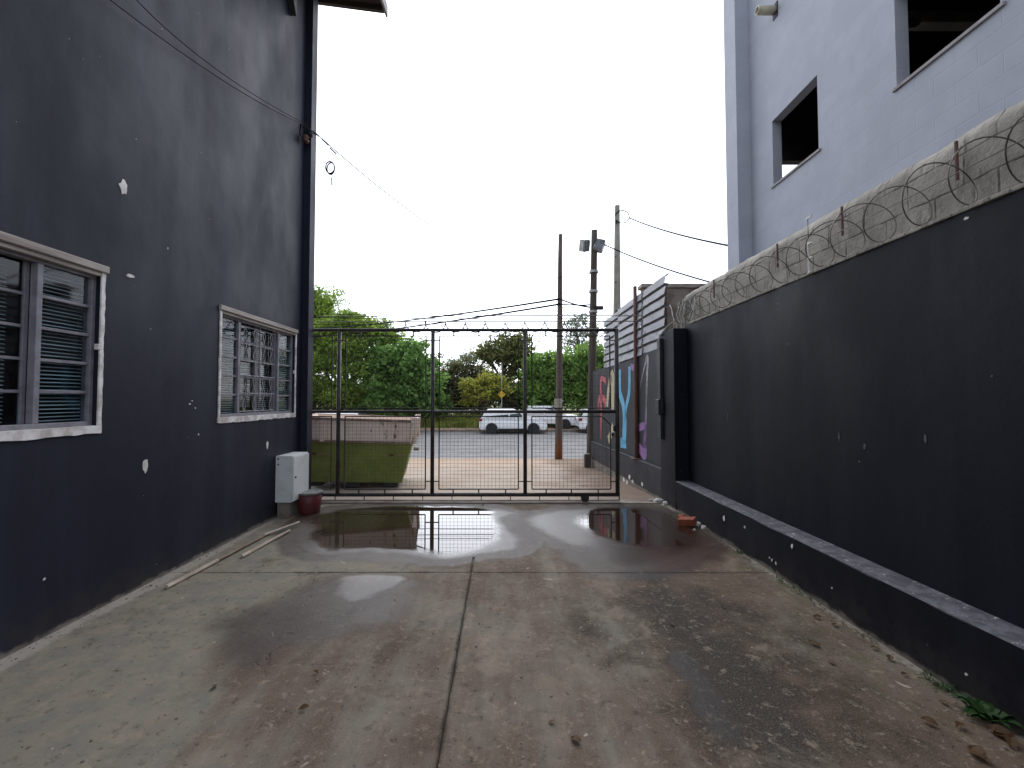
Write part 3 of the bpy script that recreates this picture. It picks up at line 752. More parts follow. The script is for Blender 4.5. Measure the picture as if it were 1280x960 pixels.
# electric fence stakes on the wall
def stake(loc, label, white=True, h=.36):
    t = thing('fence_stake', label, 'fence stake', loc, 0, 'fence stakes along the right wall')
    t_ = MB().tube([(0, 0, 0), (0, 0, h)], .008 if white else .010, 6).build('rod', 'white' if white else 'rust', t)
    if white:
        for z in (.04, .17, .30):
            MB().lathe([(.004, -.03), (.011, -.025), (.014, 0), (.011, .025), (.004, .03)], (0, -.02, z), 8, 'y').build('insulator', 'white', t)
        MB().tube([(0, 0, h), (0, 0, h+.18)], .003, 5).build('tip_rod', 'razor', t)
        MB().box(-.005, .005, -.05, .02, h+.17, h+.19).build('tip_insulator', 'white', t)
    return t
q = ax(1011, 328, 2.72); stake((2.72, q.y, 2.69), 'white stake with insulators and thin tip standing tallest on the wall top')
for (u, lab) in ((1207, 'rusty short stake nearest the camera between the razor wire loops'), (1059, 'rusty short stake between razor wire loops, just right of the white stake'),
                 (976, 'rusty short stake between razor wire loops, just left of the white stake'), (895, 'rusty short stake near the far end of the razor wire')):
    y = FPX*2.89/(u-632); stake((2.885, y, 3.0), lab, False, .25)

# tangle of pale wires at the far end over the pillar
tw = MB(); random.seed(5)
for i in range(9):
    p = Vector((2.60+.16*random.random(), 6.45+.5*random.random(), 2.66)); pts = [p]
    for k in range(5): p = p+Vector((.05*(random.random()-.5), .12*(random.random()-.5), .085)); pts.append(p)
    tw.tube(pts, .003+.003*random.random(), 5)
tag(tw.build('wire_tangle', 'white'), 'tangle of pale wire ends and ties on the pillar top', 'wire')
tag(MB().tube([(2.66, 6.75, 2.86), (2.52, 6.9, 2.74), (2.43, 7.0, 2.60)], [.010, .014, .018], 8).build('conduit_end', 'concpole'), 'short pale conduit end bent down over the pillar beside the metal sheets', 'conduit')

# ------------------------------------------------------------------ BLUE-GREY BLOCK BUILDING (right)
XB = 4.13
rb = thing('block_building', 'unfinished pale blue-grey painted block building on the right with two empty window openings', 'building', (XB, 3, 0))
zs_ = [0, 4.89, 5.90, 9.6]
child(panel_x([-5, 3.63, 4.62, 5.80, 6.80, 7.41], zs_, {(1, 1), (3, 1)}, XB, XB+.14), 'wall', 'bluegrey', rb)
child(MB().box(3.90, XB+.14, 7.41, 7.79, 0, 9.6), 'pilaster', 'bluegrey', rb)
ew = MB().box(XB+.14, 4.42, 7.42, 7.56, 0, 9.6).box(4.42, 5.6, 7.42, 7.56, 0, 4.7).box(4.42, 5.6, 7.42, 7.56, 5.62, 9.6).box(5.6, 12, 7.42, 7.56, 0, 9.6)
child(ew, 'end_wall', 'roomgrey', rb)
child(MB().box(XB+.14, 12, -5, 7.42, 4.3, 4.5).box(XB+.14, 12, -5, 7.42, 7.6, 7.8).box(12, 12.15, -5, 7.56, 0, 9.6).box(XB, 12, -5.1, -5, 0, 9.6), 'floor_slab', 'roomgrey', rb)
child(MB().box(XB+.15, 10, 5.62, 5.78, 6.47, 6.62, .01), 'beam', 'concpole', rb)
child(MB().tube([(4.9, 5.2, 6.1), (5.6, 6.9, 7.4)], .05, 8), 'prop', 'blackmetal', rb)
for (a, b) in ((3.63, 4.62), (5.80, 6.80)):
    child(MB().box(XB-.022, XB+.13, a-.04, b+.04, 4.855, 4.893, .005), 'window_sill', 'fascia', rb)
pp = ax(969, 13, XB)
child(MB().lathe([(.045, 0), (.062, 0), (.062, -.30), (.05, -.30), (.05, -.02)], (XB+.02, pp.y, pp.z), 14, 'x'), 'drain_pipe', 'cream', rb, True)
child(MB().box(XB-.012, XB+.001, pp.y-.07, pp.y+.05, pp.z-.13, pp.z+.1, .004), 'pipe_patch', 'blackmetal', rb)
# brown wall further back between the sheets and the building
bt = thing('brown_wall', 'plain brown-grey shed wall behind the corrugated sheets, just left of the block building', 'wall', (3.6, 9.2, 0))
child(MB().box(2.85, 4.6, 9.2, 9.4, -.3, ay(850, 360, 9.2).z, .01), 'wall', 'kerb', bt)
child(MB().box(2.8, 4.65, 9.15, 9.45, ay(850, 360, 9.2).z+.001, ay(850, 358, 9.2).z+.05, .01), 'coping', 'lintelwood', bt)

# ------------------------------------------------------------------ GRAFFITI STREET WALL
ang = math.atan2(-(2.47-2.28), 12.0-7.15)
def wp(s, z, d=0):     # s metres along the wall from the pillar, d proud of the plinth face towards the lane
    x0, y0 = 2.47, 7.15
    dx, dy = math.sin(ang), math.cos(ang)
    return Vector((x0+dx*s - dy*d, y0+dy*s + dx*d, z))
def hit(u, v, d=0):    # where a sight line meets the wall plane, in wall coordinates
    r = ray(u, v); nrm = Vector((-math.cos(ang), math.sin(ang), 0)); p0 = wp(0, 0, d)
    t = (p0-O0).dot(nrm)/r.dot(nrm); p = O0+r*t
    return (p-wp(0, 0, d)).dot(Vector((math.sin(ang), math.cos(ang), 0))), p.z
LW = 4.9
gw = thing('street_wall', 'charcoal wall with blue, pink and purple graffiti beyond the gate on the right', 'wall', (2.47, 7.15, 0))
def wbox(s0, s1, z0, z1, d0, d1, z2=None):
    z2 = z1 if z2 is None else z2
    vs = [wp(s0, z0, d0), wp(s1, z0, d0), wp(s1, z0, d1), wp(s0, z0, d1), wp(s0, z1, d0), wp(s1, z2, d0), wp(s1, z2, d1), wp(s0, z1, d1)]
    return MB().add(vs, [(0, 1, 2, 3), (4, 5, 6, 7), (0, 1, 5, 4), (1, 2, 6, 5), (2, 3, 7, 6), (3, 0, 4, 7)])
child(wbox(0, LW, -.6, 2.46, -.07, -.24, 2.34), 'upper_wall', 'charcoal', gw)
child(wbox(0, LW-.02, -.6, .475, 0, -.069, .45), 'plinth', 'charcoal', gw)
child(wbox(0, LW-.02, .478, .49, .004, -.068, .465), 'ledge', 'ledge', gw)
def stroke(pix, w, name, mat):
    pts = [Vector((*hit(u, v, -.07), 0)) for (u, v) in pix]
    ws = w if isinstance(w, list) else [w]*len(pts)
    # resample with Catmull-Rom
    out, ow = [], []
    for i in range(len(pts)-1):
        p0, p1, p2, p3 = pts[max(i-1, 0)], pts[i], pts[i+1], pts[min(i+2, len(pts)-1)]
        for k in range(6):
            t = k/6
            out.append(.5*((2*p1)+(p2-p0)*t+(2*p0-5*p1+4*p2-p3)*t*t+(3*p1-p0-3*p2+p3)*t**3)); ow.append(ws[i]*(1-t)+ws[i+1]*t)
    out.append(pts[-1]); ow.append(ws[-1]); mb = MB(); n = len(out)
    for i in range(n):
        d = (out[min(i+1, n-1)]-out[max(i-1, 0)]).normalized(); q = Vector((-d.y, d.x, 0))*ow[i]/2*(1+.1*fbm(i*.7, 1.))
        for s, pr in ((1, .003), (-1, .003)):
            a = out[i]+q*s; mb.v.append(tuple(wp(a.x, a.y, -.07+pr)))
    mb.f = [(2*i, 2*i+1, 2*i+3, 2*i+2) for i in range(n-1)]
    return child(mb, name, mat, gw)
stroke([(774.5, 462), (775, 490), (779, 505), (781, 525), (780, 553)], [.20, .20, .20, .24, .27], 'graffiti_stroke', 'g_blue')
stroke([(787, 458), (786.5, 490), (783, 508), (781, 530)], [.14, .15, .13, .05], 'graffiti_stroke', 'g_blue')
stroke([(776, 553), (783, 557)], [.22, .12], 'graffiti_stroke', 'g_blue')
stroke([(751.2, 549), (751.4, 520), (751.4, 500), (751.2, 475), (755, 474.5), (757.5, 477)], [.04, .13, .17, .13, .12, .16], 'graffiti_stroke', 'g_pink')
stroke([(748, 512), (748.5, 501), (752, 497), (756.5, 501), (757, 509)], [.12, .17, .17, .17, .12], 'graffiti_stroke', 'g_pink')
stroke([(759, 508), (761, 485), (765.5, 469), (766, 490), (766, 512)], [.16, .2, .26, .24, .2], 'graffiti_stroke', 'g_cream')
stroke([(760.5, 550), (764, 542), (767, 533)], [.2, .2, .26], 'graffiti_stroke', 'g_cream')
stroke([(800, 486), (804, 466), (809.5, 446), (809, 470), (808, 500), (808, 530)], [.01, .04, .10, .08, .08, .06], 'graffiti_stroke', 'g_white')
stroke([(808, 480), (807.5, 520), (806, 560)], [.05, .08, .16], 'graffiti_stroke', 'g_purple')
stroke([(796, 536), (803, 533), (807, 534), (806.5, 550), (806, 568), (800, 561), (796, 556)], [.13, .14, .12, .12, .2, .2, .16], 'graffiti_stroke', 'g_purple')
stroke([(790.5, 455), (790, 463)], [.2, .2], 'graffiti_stroke', 'g_purple')
for (u, v) in ((787, 596), (780, 600), (791, 602), (803, 605), (784, 603), (770, 596)):
    s_, z_ = hit(u, v, 0); random.seed(u)
    pts = [wp(s_+.07*math.cos(a)*(.5+random.random()), z_+.04*math.sin(a)*(.5+random.random()), .004) for a in np.linspace(0, 5.6, 9)]
    child(MB().add(pts, [tuple(range(9))]), 'paint_chip', 'bareplaster', gw)

# corrugated sheets standing on the street wall
cf = thing('sheet_fence', 'weathered grey corrugated metal sheets fixed lengthwise on top of the graffiti wall', 'fence', tuple(wp(0, 2.45)))
random.seed(12)
for (s0, s1, zt, off) in ((.02, 1.05, 3.62, 0), (1.0, 2.5, 3.56, .02), (2.45, 3.75, 3.5, .0)):
    mb = MB(); prof = []
    z = 2.44 - .02*s0
    while z < zt:                     # each rib: a broad face leaning out, then a tucked step
        prof += [(z, .035), (z+.125, .018), (z+.132, -.03), (z+.166, -.03)]; z += .17
    ns = 22
    for i in range(ns+1):
        s = s0+(s1-s0)*i/ns; rag = (1 if i in (0,) else 0)
        for (zz_, d) in prof:
            ss = s + (.03*fbm(zz_*7, s0) - (.07*(zz_-2.4) if s0 < .5 else 0) if i == 0 else 0)
            mb.v.append(tuple(wp(ss, zz_ - .012*s + .006*fbm(s*3, zz_*2), -.10+off+d+.012*fbm(s*2, zz_*3, 2.))))
    m_ = len(prof)
    mb.f = [(i*m_+j, (i+1)*m_+j, (i+1)*m_+j+1, i*m_+j+1) for i in range(ns) for j in range(m_-1)]
    child(mb, 'corrugated_sheet', 'sheet', cf)
for s in (.2, 1.9, 3.6):
    a = wp(s, 2.4, -.17); child(MB().box(a.x-.025, a.x+.025, a.y-.025, a.y+.025, 2.34, 3.5), 'back_batten', 'rust', cf)

s_, z_ = hit(792.5, 574, .02); pr = wp(s_, .485, -.03)
rp = thing('rusty_post', 'rusty red-brown steel post on the graffiti wall ledge before the metal sheets', 'post', (pr.x, pr.y, .487))
topz = ay(794, 358, pr.y).z-.487
MB().tube([(0, 0, .012), (0, 0, topz*.5), (.0, 0, topz)], [.038, .037, .035], 10).build('shaft', 'rust', rp, True)
MB().box(-.10, .07, -.10, .10, 0, .014, .002).build('base_plate', 'rust', rp)

# ------------------------------------------------------------------ SLIDING GATE
YG = 7.03
gt = thing('sliding_gate', 'dark steel sliding gate of square wire mesh panels, pulled partly open across the yard', 'gate', (1.75, YG, 0))
px_ = [-4.12, -2.62, -1.145, .305, 1.745]
zb, zm, zt = .115, 1.405, 2.69
def gchild(mb, name, mat, smooth=False): return child(mb, name, mat, gt, smooth)
gchild(MB().tube([(px_[0], YG, zt), (px_[-1]+.027, YG, zt)], .027, 10), 'rail', 'gatesteel', True)
gchild(MB().tube([(px_[0], YG, zm), (px_[-1], YG, zm)], .025, 10), 'rail', 'gatesteel', True)
gchild(MB().tube([(px_[0], YG, zb), (px_[-1]+.027, YG, zb)], .03, 10), 'rail', 'gatesteel', True)
for x in px_: gchild(MB().tube([(x, YG+.004, zb-.02), (x, YG+.004, zt+.01)], .031 if x != px_[-1] else .034, 10), 'post', 'gatesteel', True)
gr = MB().box(px_[0], px_[-1]+.03, YG-.012, YG+.012, .022, .036)
for x in np.arange(px_[0]+.1, px_[-1], .455): gr.box(x-.006, x+.006, YG-.008, YG+.008, .036, zb)
gr.box(px_[-1]+.018, px_[-1]+.03, YG-.01, YG+.01, .036, zb)
gchild(gr, 'guide_rail', 'gatesteel')
def mesh_panel(w, h, chamfer=False):
    fm, wm = MB(), MB(); r = .0105
    c = [(-w/2, 0), (w/2, 0), (w/2, h), (-w/2, h)] if not chamfer else [(-w/2, 0), (w/2, 0), (w/2, h-.13), (w/2-.13, h), (-w/2, h)]
    for i in range(len(c)):
        a, b = c[i], c[(i+1) % len(c)]; fm.tube([(a[0], 0, a[1]), (b[0], 0, b[1])], r, 6)
    k = int(round(w/.060)); st = w/k
    for i in range(1, k): wm.tube([(-w/2+i*st, .003, 0), (-w/2+i*st, .003, h if not (chamfer and i*st > w-.13) else h-.13)], .0017, 4, False)
    k = int(round(h/.056)); st = h/k
    for i in range(1, k): wm.tube([(-w/2, -.003, i*st), (w/2, -.003, i*st)], .0017, 4, False)
    return fm, wm
for bi in range(4):
    a, b = px_[bi], px_[bi+1]; xc, wd = (a+b)/2, b-a-.062-.15
    for (z0, z1, low) in ((zm+.055, zt-.095, False), (zb+.085, zm-.075, True)):
        fm, wm = mesh_panel(wd, z1-z0, low and bi == 3)
        # short lugs joining the panel to the rails and posts
        hh = z1-z0
        for q in (-.32, .0, .34):
            if not low: fm.box(q*wd-.01, q*wd+.01, -.008, .008, hh, hh+.072)
            else: fm.box(q*wd-.01, q*wd+.01, -.008, .008, -.058, 0)
        for s in (-1, 1):
            zl = hh-.07 if not low else .12
            fm.box(min(s*wd/2, s*(wd/2+.078)), max(s*wd/2, s*(wd/2+.078)), -.007, .007, zl-.008, zl+.008)
        pf = fm.build('panel_frame', 'gatesteel', gt, loc=(xc-gt.location.x, 0, z0))
        wm.build('wire_mesh', 'meshwire', pf)
gchild(MB().lathe([(.02, -.022), (.062, -.022), (.05, -.006), (.05, .006), (.062, .022), (.02, .022)], (1.235, YG, .062), 18, 'y').box(1.21, 1.26, YG-.034, YG+.034, .06, .11, .004), 'roller', 'blackmetal')
gchild(MB().box(1.685, 1.735, YG-.03, YG+.03, 1.10, 1.19, .006).box(1.66, 1.69, YG-.02, YG+.02, 1.02, 1.08, .004), 'lock', 'blackmetal')

# razor coil on the gate's far top edge
rg_ = thing('razor_wire', 'thin razor wire coil strung just above the top rail of the gate', 'razor wire', (-.8, 7.3, 2.75))
hp = []
for i in range(420):
    q = i/420; x = -2.0+3.5*q; a = q*2*math.pi*11
    rr_ = .085+.03*fbm(x*1.3, 2.)
    hp.append((x+rr_*.6*math.cos(a), YG+.12+.05*math.cos(a), 2.76+rr_*math.sin(a)))
child(MB().tube(hp, .009, 4), 'coil', 'razor', rg_)
for (z, nm) in ((2.84, 'strand'), (2.93, 'strand')): child(MB().tube([(-3.0, YG+.12, z), (2.2, YG+.12, z+.01)], .008, 4), nm, 'razor', rg_)

# ------------------------------------------------------------------ SKIP beyond the gate
sk = thing('waste_skip', 'green waste skip with a rusty cream upper rim standing behind the gate', 'skip', (-2.92, 9.0, -.03), R(9))
sk.rotation_euler.y = R(2.2)
def hull(b, t, z0, z1, y0b, y1b, y0t, y1t, thick=.04):
    o = [(-b, y0b, z0), (b, y0b, z0), (b, y1b, z0), (-b, y1b, z0), (-t, y0t, z1), (t, y0t, z1), (t, y1t, z1), (-t, y1t, z1)]
    i = [(-t+thick, y0t+thick, z1), (t-thick, y0t+thick, z1), (t-thick, y1t-thick, z1), (-t+thick, y1t-thick, z1),
         (-b+thick, y0b+thick, z0+thick), (b-thick, y0b+thick, z0+thick), (b-thick, y1b-thick, z0+thick), (-b+thick, y1b-thick, z0+thick)]
    f = [(0, 1, 2, 3), (0, 1, 5, 4), (1, 2, 6, 5), (2, 3, 7, 6), (3, 0, 4, 7)]
    f += [(4, 5, 9, 8), (5, 6, 10, 9), (6, 7, 11, 10), (7, 4, 8, 11), (8, 9, 13, 12), (9, 10, 14, 13), (10, 11, 15, 14), (11, 8, 12, 15), (12, 13, 14, 15)]
    return MB().add(o+i, f)
hull(.87, 1.03, .10, .86, -.70, .70, -.78, .78).build('green_hull', 'skipgreen', sk)
hull(1.04, 1.07, .86, 1.27, -.80, .80, -.82, .82).build('cream_band', 'skipcream', sk)
rim = MB().box(-1.09, 1.09, -.85, -.80, 1.235, 1.285, .01).box(-1.09, 1.09, .80, .85, 1.235, 1.285, .01).box(-1.10, -1.05, -.8, .8, 1.235, 1.285, .01).box(1.05, 1.10, -.8, .8, 1.235, 1.285, .01)
rim.build('top_rim', 'skiprust', sk)
for q_ in ((1.0, 1.12, -.87, -.80), (-1.12, -1.0, -.87, -.80), (1.0, 1.12, .80, .87), (-.60, -.52, -.855, -.80)):
    MB().box(*q_, .85, 1.33 if abs(q_[0]) > .8 else 1.24, .006).build('corner_post', 'skipcream', sk)
MB().box(-1.05, 1.05, -.825, -.78, .835, .875, .006).build('band_angle', 'skiprust', sk)
MB().box(-.80, -.55, -.69, .69, .02, .10).box(-.12, .10, -.69, .69, .02, .10).box(.55, .80, -.69, .69, .02, .10).build('skid', 'blackmetal', sk)
def lean(z): return -.70-.08*(z-.1)/.76-.004
for xo in (-.75, .62):
    MB().add([(xo, lean(.60), .60), (xo+.09, lean(.60), .60), (xo+.09, lean(.635), .635), (xo, lean(.635), .635)], [(0, 1, 2, 3)]).build('red_mark', 'red', sk)
    tm = MB()
    for k in range(7): tm.add([(xo+.12+k*.03, lean(.605), .605), (xo+.142+k*.03, lean(.605), .605), (xo+.142+k*.03, lean(.625), .625), (xo+.12+k*.03, lean(.625), .625)], [(0, 1, 2, 3)])
    tm.build('worn_stencil', 'skiprust', sk)
for s in (1, -1): MB().tube([(s*1.05, -.35, .70), (s*1.15, -.35, .70)], .035, 8).build('lifting_pin', 'skiprust', sk)

# ------------------------------------------------------------------ METER BOX, BUCKET, STICKS, BRICKS
mbx = thing('meter_box', 'white metal meter box fixed to the foot of the black building beside the gate', 'meter box', (-3.1, 6.3, .21))
MB().box(.001, .225, -.235, .26, 0, .625, .008, 2).build('cabinet', 'boxwhite', mbx)
dr = MB().box(.2255, .242, -.225, .25, .012, .613, .006, 2).build('door', 'boxdoor', mbx)
MB().lathe([(.012, 0), (.012, .012), (.006, .016)], (.242, -.17, .33), 10, 'x').build('lock', 'blackmetal', dr)
sp_ = MB().box(.02, .21, -.2365, -.2355, .03, .60, 0); sp_.build('side_panel', 'boxwhite', mbx)
for z_ in (.50, .575): MB().box(.03, .05, -.243, -.236, z_, z_+.022, .002).build('hinge', 'blackmetal', mbx)
MB().box(.02, .19, -.2, .22, -.21, -.001).build('plinth', 'navy2', mbx)

q = gz(386, 641)
bk = thing('bucket', 'worn red bucket with a grey cement-crusted rim beside the meter box', 'bucket', (q.x, q.y+.02, .004))
MB().lathe([(.0, 0), (.135, 0), (.14, .01), (.155, .14), (.17, .27), (.165, .272), (.15, .14), (.13, .02), (0, .02)], n=28).build('shell', 'red', bk, True)
MB().lathe([(.166, .262), (.180, .264), (.182, .285), (.172, .295), (.162, .285)], n=28).build('rim', 'rimgrey', bk, True)
MB().lathe([(0, .215), (.158, .215), (.158, .22), (0, .222)], n=24).build('contents', 'muck', bk, True)
hd = MB().tube([(.178*math.cos(a), .178*math.sin(a)*.9-.0, .27-.12*math.sin(a)) for a in np.linspace(0, math.pi, 14)], .004, 5); hd.build('handle', 'blackmetal', bk)

def stick(a, b, r0, r1, mat, label, z=.02, z2=None):
    A_, B_ = gz(*a), gz(*b); n = 10; z2 = z if z2 is None else z2
    L = B_-A_; side = Vector((-L.y, L.x, 0)).normalized()
    pts = [A_+L*(i/n)+side*(.012*fbm(i*.5, a[0]))+Vector((0, 0, z+(z2-z)*i/n+.004*fbm(i*.7, 3.))) for i in range(n+1)]
    o = pts[0].copy()
    mb = MB().tube([p-o for p in pts], [r0+(r1-r0)*i/n+.003*fbm(i, 2.) for i in range(n+1)], 7)
    return tag(mb.build('wooden_stick', mat, loc=o), label, 'stick', 'wooden sticks by the left wall')
stick((208, 737), (272, 703), .019, .017, 'stick', 'pale stick lying nearest the camera along the black wall')
stick((266, 706), (338, 668), .015, .011, 'darkstick', 'thin dark damp stick lying along the wall between the pale sticks')
stick((302, 698), (362, 665), .019, .015, 'stick', 'pale stick lying out from the wall at the puddle edge')
stick((330, 672), (374, 657), .014, .012, 'stick', 'short pale stick crossing over the ends of the others by the bucket', .03, .045)

q = gz(858, 657)
b1 = MB()
for k in range(4): b1.box(-.10, .10, -.065+.033*k, -.040+.033*k, 0, .075, .004)
b1.box(-.10, .10, -.065, .06, .075, .088, .003).box(-.10, .10, -.065, .06, -.0, .012, .003)
o = b1.build('clay_brick', 'brick', loc=(q.x+.02, q.y, .01)); o.rotation_euler = (R(6), R(-8), R(-38))
tag(o, 'broken orange hollow clay brick lying against the foot of the black wall', 'brick')
def lump(name, loc, s, mat, label, cat, group=None, seed=1, squash=.6):
    bm = bmesh.new(); bmesh.ops.create_icosphere(bm, subdivisions=2, radius=1)
    for v in bm.verts:
        k = 1+.55*mnoise.noise(v.co*1.4+Vector((seed*3.1, 0, 0))); v.co = Vector((v.co.x*s*k, v.co.y*s*k*.8, v.co.z*s*k*squash))
    o = MB().bm(bm).build(name, mat, loc=loc); return tag(o, label, cat, group)
q = gz(850, 649); lump('brick_shard', (q.x+.04, q.y, .03), .06, 'brick', 'small orange brick shard behind the broken hollow brick', 'brick', None, 9)
GRP = 'rubble by the right wall'
for i, (u, v, s, lab) in enumerate([(873, 657, .045, 'white rubble lump right beside the orange brick'), (881, 661, .05, 'white rubble lump furthest right of the brick'), (868, 663, .022, 'small white rubble crumb just in front of the brick'),
                                    (823, 628, .07, 'pale rubble lump at the corner of the pillar foot'), (832, 631, .05, 'pale rubble lump right of the pillar foot'), (815, 627, .05, 'pale rubble lump leftmost by the pillar foot')]):
    q = gz(u, v); lump('rubble_lump', (q.x, q.y, s*.35), s, 'rubble', lab, 'rubble', GRP, i+2)

# fallen leaves, grit
def leaf_mesh(L=.09):
    mb = MB(); n = 6
    for i in range(n+1):
        t = i/n; wv = .32*L*math.sin(math.pi*min(1, t*1.02+.0))**.8; z = .012*math.sin(t*3)+.004
        mb.v += [(t*L-L/2, -wv, z+.012), (t*L-L/2, 0, z), (t*L-L/2, wv, z+.009)]
    for i in range(n):
        a = i*3; mb.f += [(a, a+3, a+4, a+1), (a+1, a+4, a+5, a+2)]
    return mb
lf0 = leaf_mesh().build('fallen_leaf', 'lf_dry', fixn=False)
leafs = [(1162, 905, 1.2, 'brown curled leaf on the concrete left of the weed, farther of the pair'), (1200, 910, 1.1, 'orange curled leaf on the concrete just left of the weed'), (1224, 946, 1.7, 'pale fallen leaf nearest the camera at the right edge'),
         (1022, 773, 1.0, 'pale curled leaf on the concrete midway along the right wall'), (1044, 783, 1.0, None), (1018, 807, 1.3, None), (1117, 825, 1.1, None), (380, 887, .9, None), (268, 860, .9, 'small brown leaf on the pale left part of the concrete'),
         (840, 782, .8, 'small dark leaf in the middle of the right concrete slab'), (720, 928, 1.1, 'dark leaf on the concrete at the bottom centre of the photo'), (1252, 918, 1.6, 'reddish dry leaf lying against the weed'), (1262, 930, 1.5, 'orange dry leaf lying under the weed'),
         (1272, 922, 1.5, 'brown dry leaf behind the orange one under the weed'), (1110, 812, .9, None), (1130, 845, .8, None), (905, 760, .7, None), (395, 842, .7, None), (1040, 830, .8, None), (690, 905, .6, None), (1180, 880, .8, None)]
random.seed(3)
for i, (u, v, s, lab) in enumerate(leafs):
    o = lf0 if i == 0 else lf0.copy()
    if i: S.collection.objects.link(o)
    q = gz(u, v); o.location = (min(q.x, 2.36), q.y, .006); o.scale = (s*.58,)*3; o.rotation_euler = (random.uniform(-.4, .4), random.uniform(-.3, .3), random.uniform(0, 6))
    tag(o, lab or 'small brown fallen leaf lying loose on the stained concrete', 'leaf', 'fallen leaves on the concrete')
gm = MB(); random.seed(21)
for i in range(420):
    if i < 200: x, y = 2.44-abs(random.gauss(0, .12)), random.uniform(1.2, 6.6)
    elif i < 300: x, y = -3.08+abs(random.gauss(0, .06)), random.uniform(1.5, 6.7)
    else: x, y = random.uniform(-2.8, 2.3), random.uniform(1.2, 4.4)
    s = random.uniform(.0025, .0065)*(1.5 if random.random() < .08 else 1)
    if x > 2.44: continue
    bm = bmesh.new(); bmesh.ops.create_icosphere(bm, subdivisions=1, radius=s)
    for vv in bm.verts: vv.co = vv.co*(1+.4*random.random())+Vector((x, y, s*.3))
    gm.bm(bm)
o = gm.build('grit', 'kerb'); struct(o, 'stuff'); o['label'] = 'loose grit and plaster crumbs scattered on the concrete'; o['category'] = 'grit'

# weed at the bottom right corner and tufts along the wall foot
def blades(mb, base, n, L, w, spread, up=.8, seed=0):
    r_ = random.Random(seed)
    for i in range(n):
        a = r_.uniform(0, 2*math.pi); ln = L*r_.uniform(.6, 1.1); k = 5
        d = Vector((math.cos(a), math.sin(a), 0)); sd_ = Vector((-d.y, d.x, 0)); p = Vector(base)+d*r_.uniform(0, .025); vs = []
        e = up*r_.uniform(.6, 1.2)
        for j in range(k+1):
            t = j/k; c = p + d*(ln*t*spread) + Vector((0, 0, ln*(e*t-.75*e*t*t*1.0)))
            ww = w*math.sin(math.pi*(.12+.88*t)**.9)*.5 if t < 1 else .0008
            vs += [c-sd_*ww+Vector((0, 0, ww*.4)), c, c+sd_*ww+Vector((0, 0, ww*.4))]
        f = []
        for j in range(k): f += [(j*3, j*3+3, j*3+4, j*3+1), (j*3+1, j*3+4, j*3+5, j*3+2)]
        mb.add(vs, f)
q = gz(1266, 905); wd_ = MB(); blades(wd_, (0, 0, 0), 16, .16, .045, .7, 1.1, 4); blades(wd_, (.0, .05, 0), 10, .12, .035, .7, 1.1, 6)
tag(wd_.build('weed', 'lf_weed', loc=(min(q.x, 2.40), q.y+.02, .003), fixn=False), 'leafy green weed growing at the wall foot in the right corner', 'weed')
random.seed(9)
for i, (u, v, n, L) in enumerate([(1210, 862, 26, .07), (1190, 852, 18, .06), (1010, 745, 16, .05), (990, 726, 18, .06), (930, 692, 22, .06), (940, 697, 14, .05), (1020, 752, 14, .05), (1085, 795, 12, .04)]):
    q = gz(u, v); tm = MB()
    for k in range(6): blades(tm, (random.gauss(0, .012), random.gauss(0, .07), 0), n//5, L, .008, .8, 1.0, i*10+k)
    tag(tm.build('moss_tuft', 'lf_weed', loc=(min(q.x, 2.43), q.y, .002), fixn=False), ['wider green tuft at the wall foot, nearest the leafy weed', 'small green tuft at the wall foot, second from the leafy weed', 'tiny tuft at the wall foot in mid yard, below the ledge chips', 'small tuft at the wall foot just beyond the mid yard tuft', 'green tuft at the wall foot nearest the orange brick', 'small tuft touching the tuft nearest the orange brick', 'tiny tuft at the wall foot in mid yard, nearer the camera of the two', 'sparse tuft at the wall foot between mid yard and the weed'][i], 'tuft', 'tufts along the right wall foot')

# ------------------------------------------------------------------ UTILITY POLES AND CABLES
def pole(name, label, u0, u1, Y, zb, vt, rb_, rt, mat, n=12, square=False):
    a = ay(u0, 500, Y); b = ay(u1, vt, Y)
    t = thing(name, label, 'pole', (a.x, Y, zb))
    H_ = b.z-zb; dx = b.x-a.x
    k = 8; pts = [(dx*(i/k)+.01*fbm(i*.7, u0), 0, H_*i/k) for i in range(k+1)]
    if square:
        mb = MB(); mb.add([(sx*(rb_ if j == 0 else rt)+(dx if j else 0), sy*(rb_ if j == 0 else rt)*.8, 0 if j == 0 else H_) for j in (0, 1) for sx, sy in ((-1, -1), (1, -1), (1, 1), (-1, 1))],
                          [(0, 1, 2, 3), (4, 5, 6, 7), (0, 1, 5, 4), (1, 2, 6, 5), (2, 3, 7, 6), (3, 0, 4, 7)])
        mb.build('shaft', mat, t)
    else: MB().tube(pts, [rb_+(rt-rb_)*i/k for i in range(k+1)], n).build('shaft', mat, t, True)
    return t, H_, dx
p1, H1, d1 = pole('utility_pole', 'brown weathered pole standing alone in orange soil by the road', 698, 700.5, 14.4, -.32, 293, .125, .065, 'brownpole')
for z in (4.25, 4.6, 4.75, 4.85): 
    MB().tube([(-.14, -.05, z), (.14+.1*(z == 4.85), -.05, z+.03)], .012, 6).build('cable_bracket', 'galv', p1)
MB().lathe([(.127, 0), (.127, .32)], (0, 0, 1.62), 14).build('white_band', 'concpole', p1)
p2, H2, d2 = pole('utility_pole', 'dark pole with two floodlights at the end of the graffiti wall', 738, 743, 12.35, -.28, 288, .125, .085, 'woodpole')
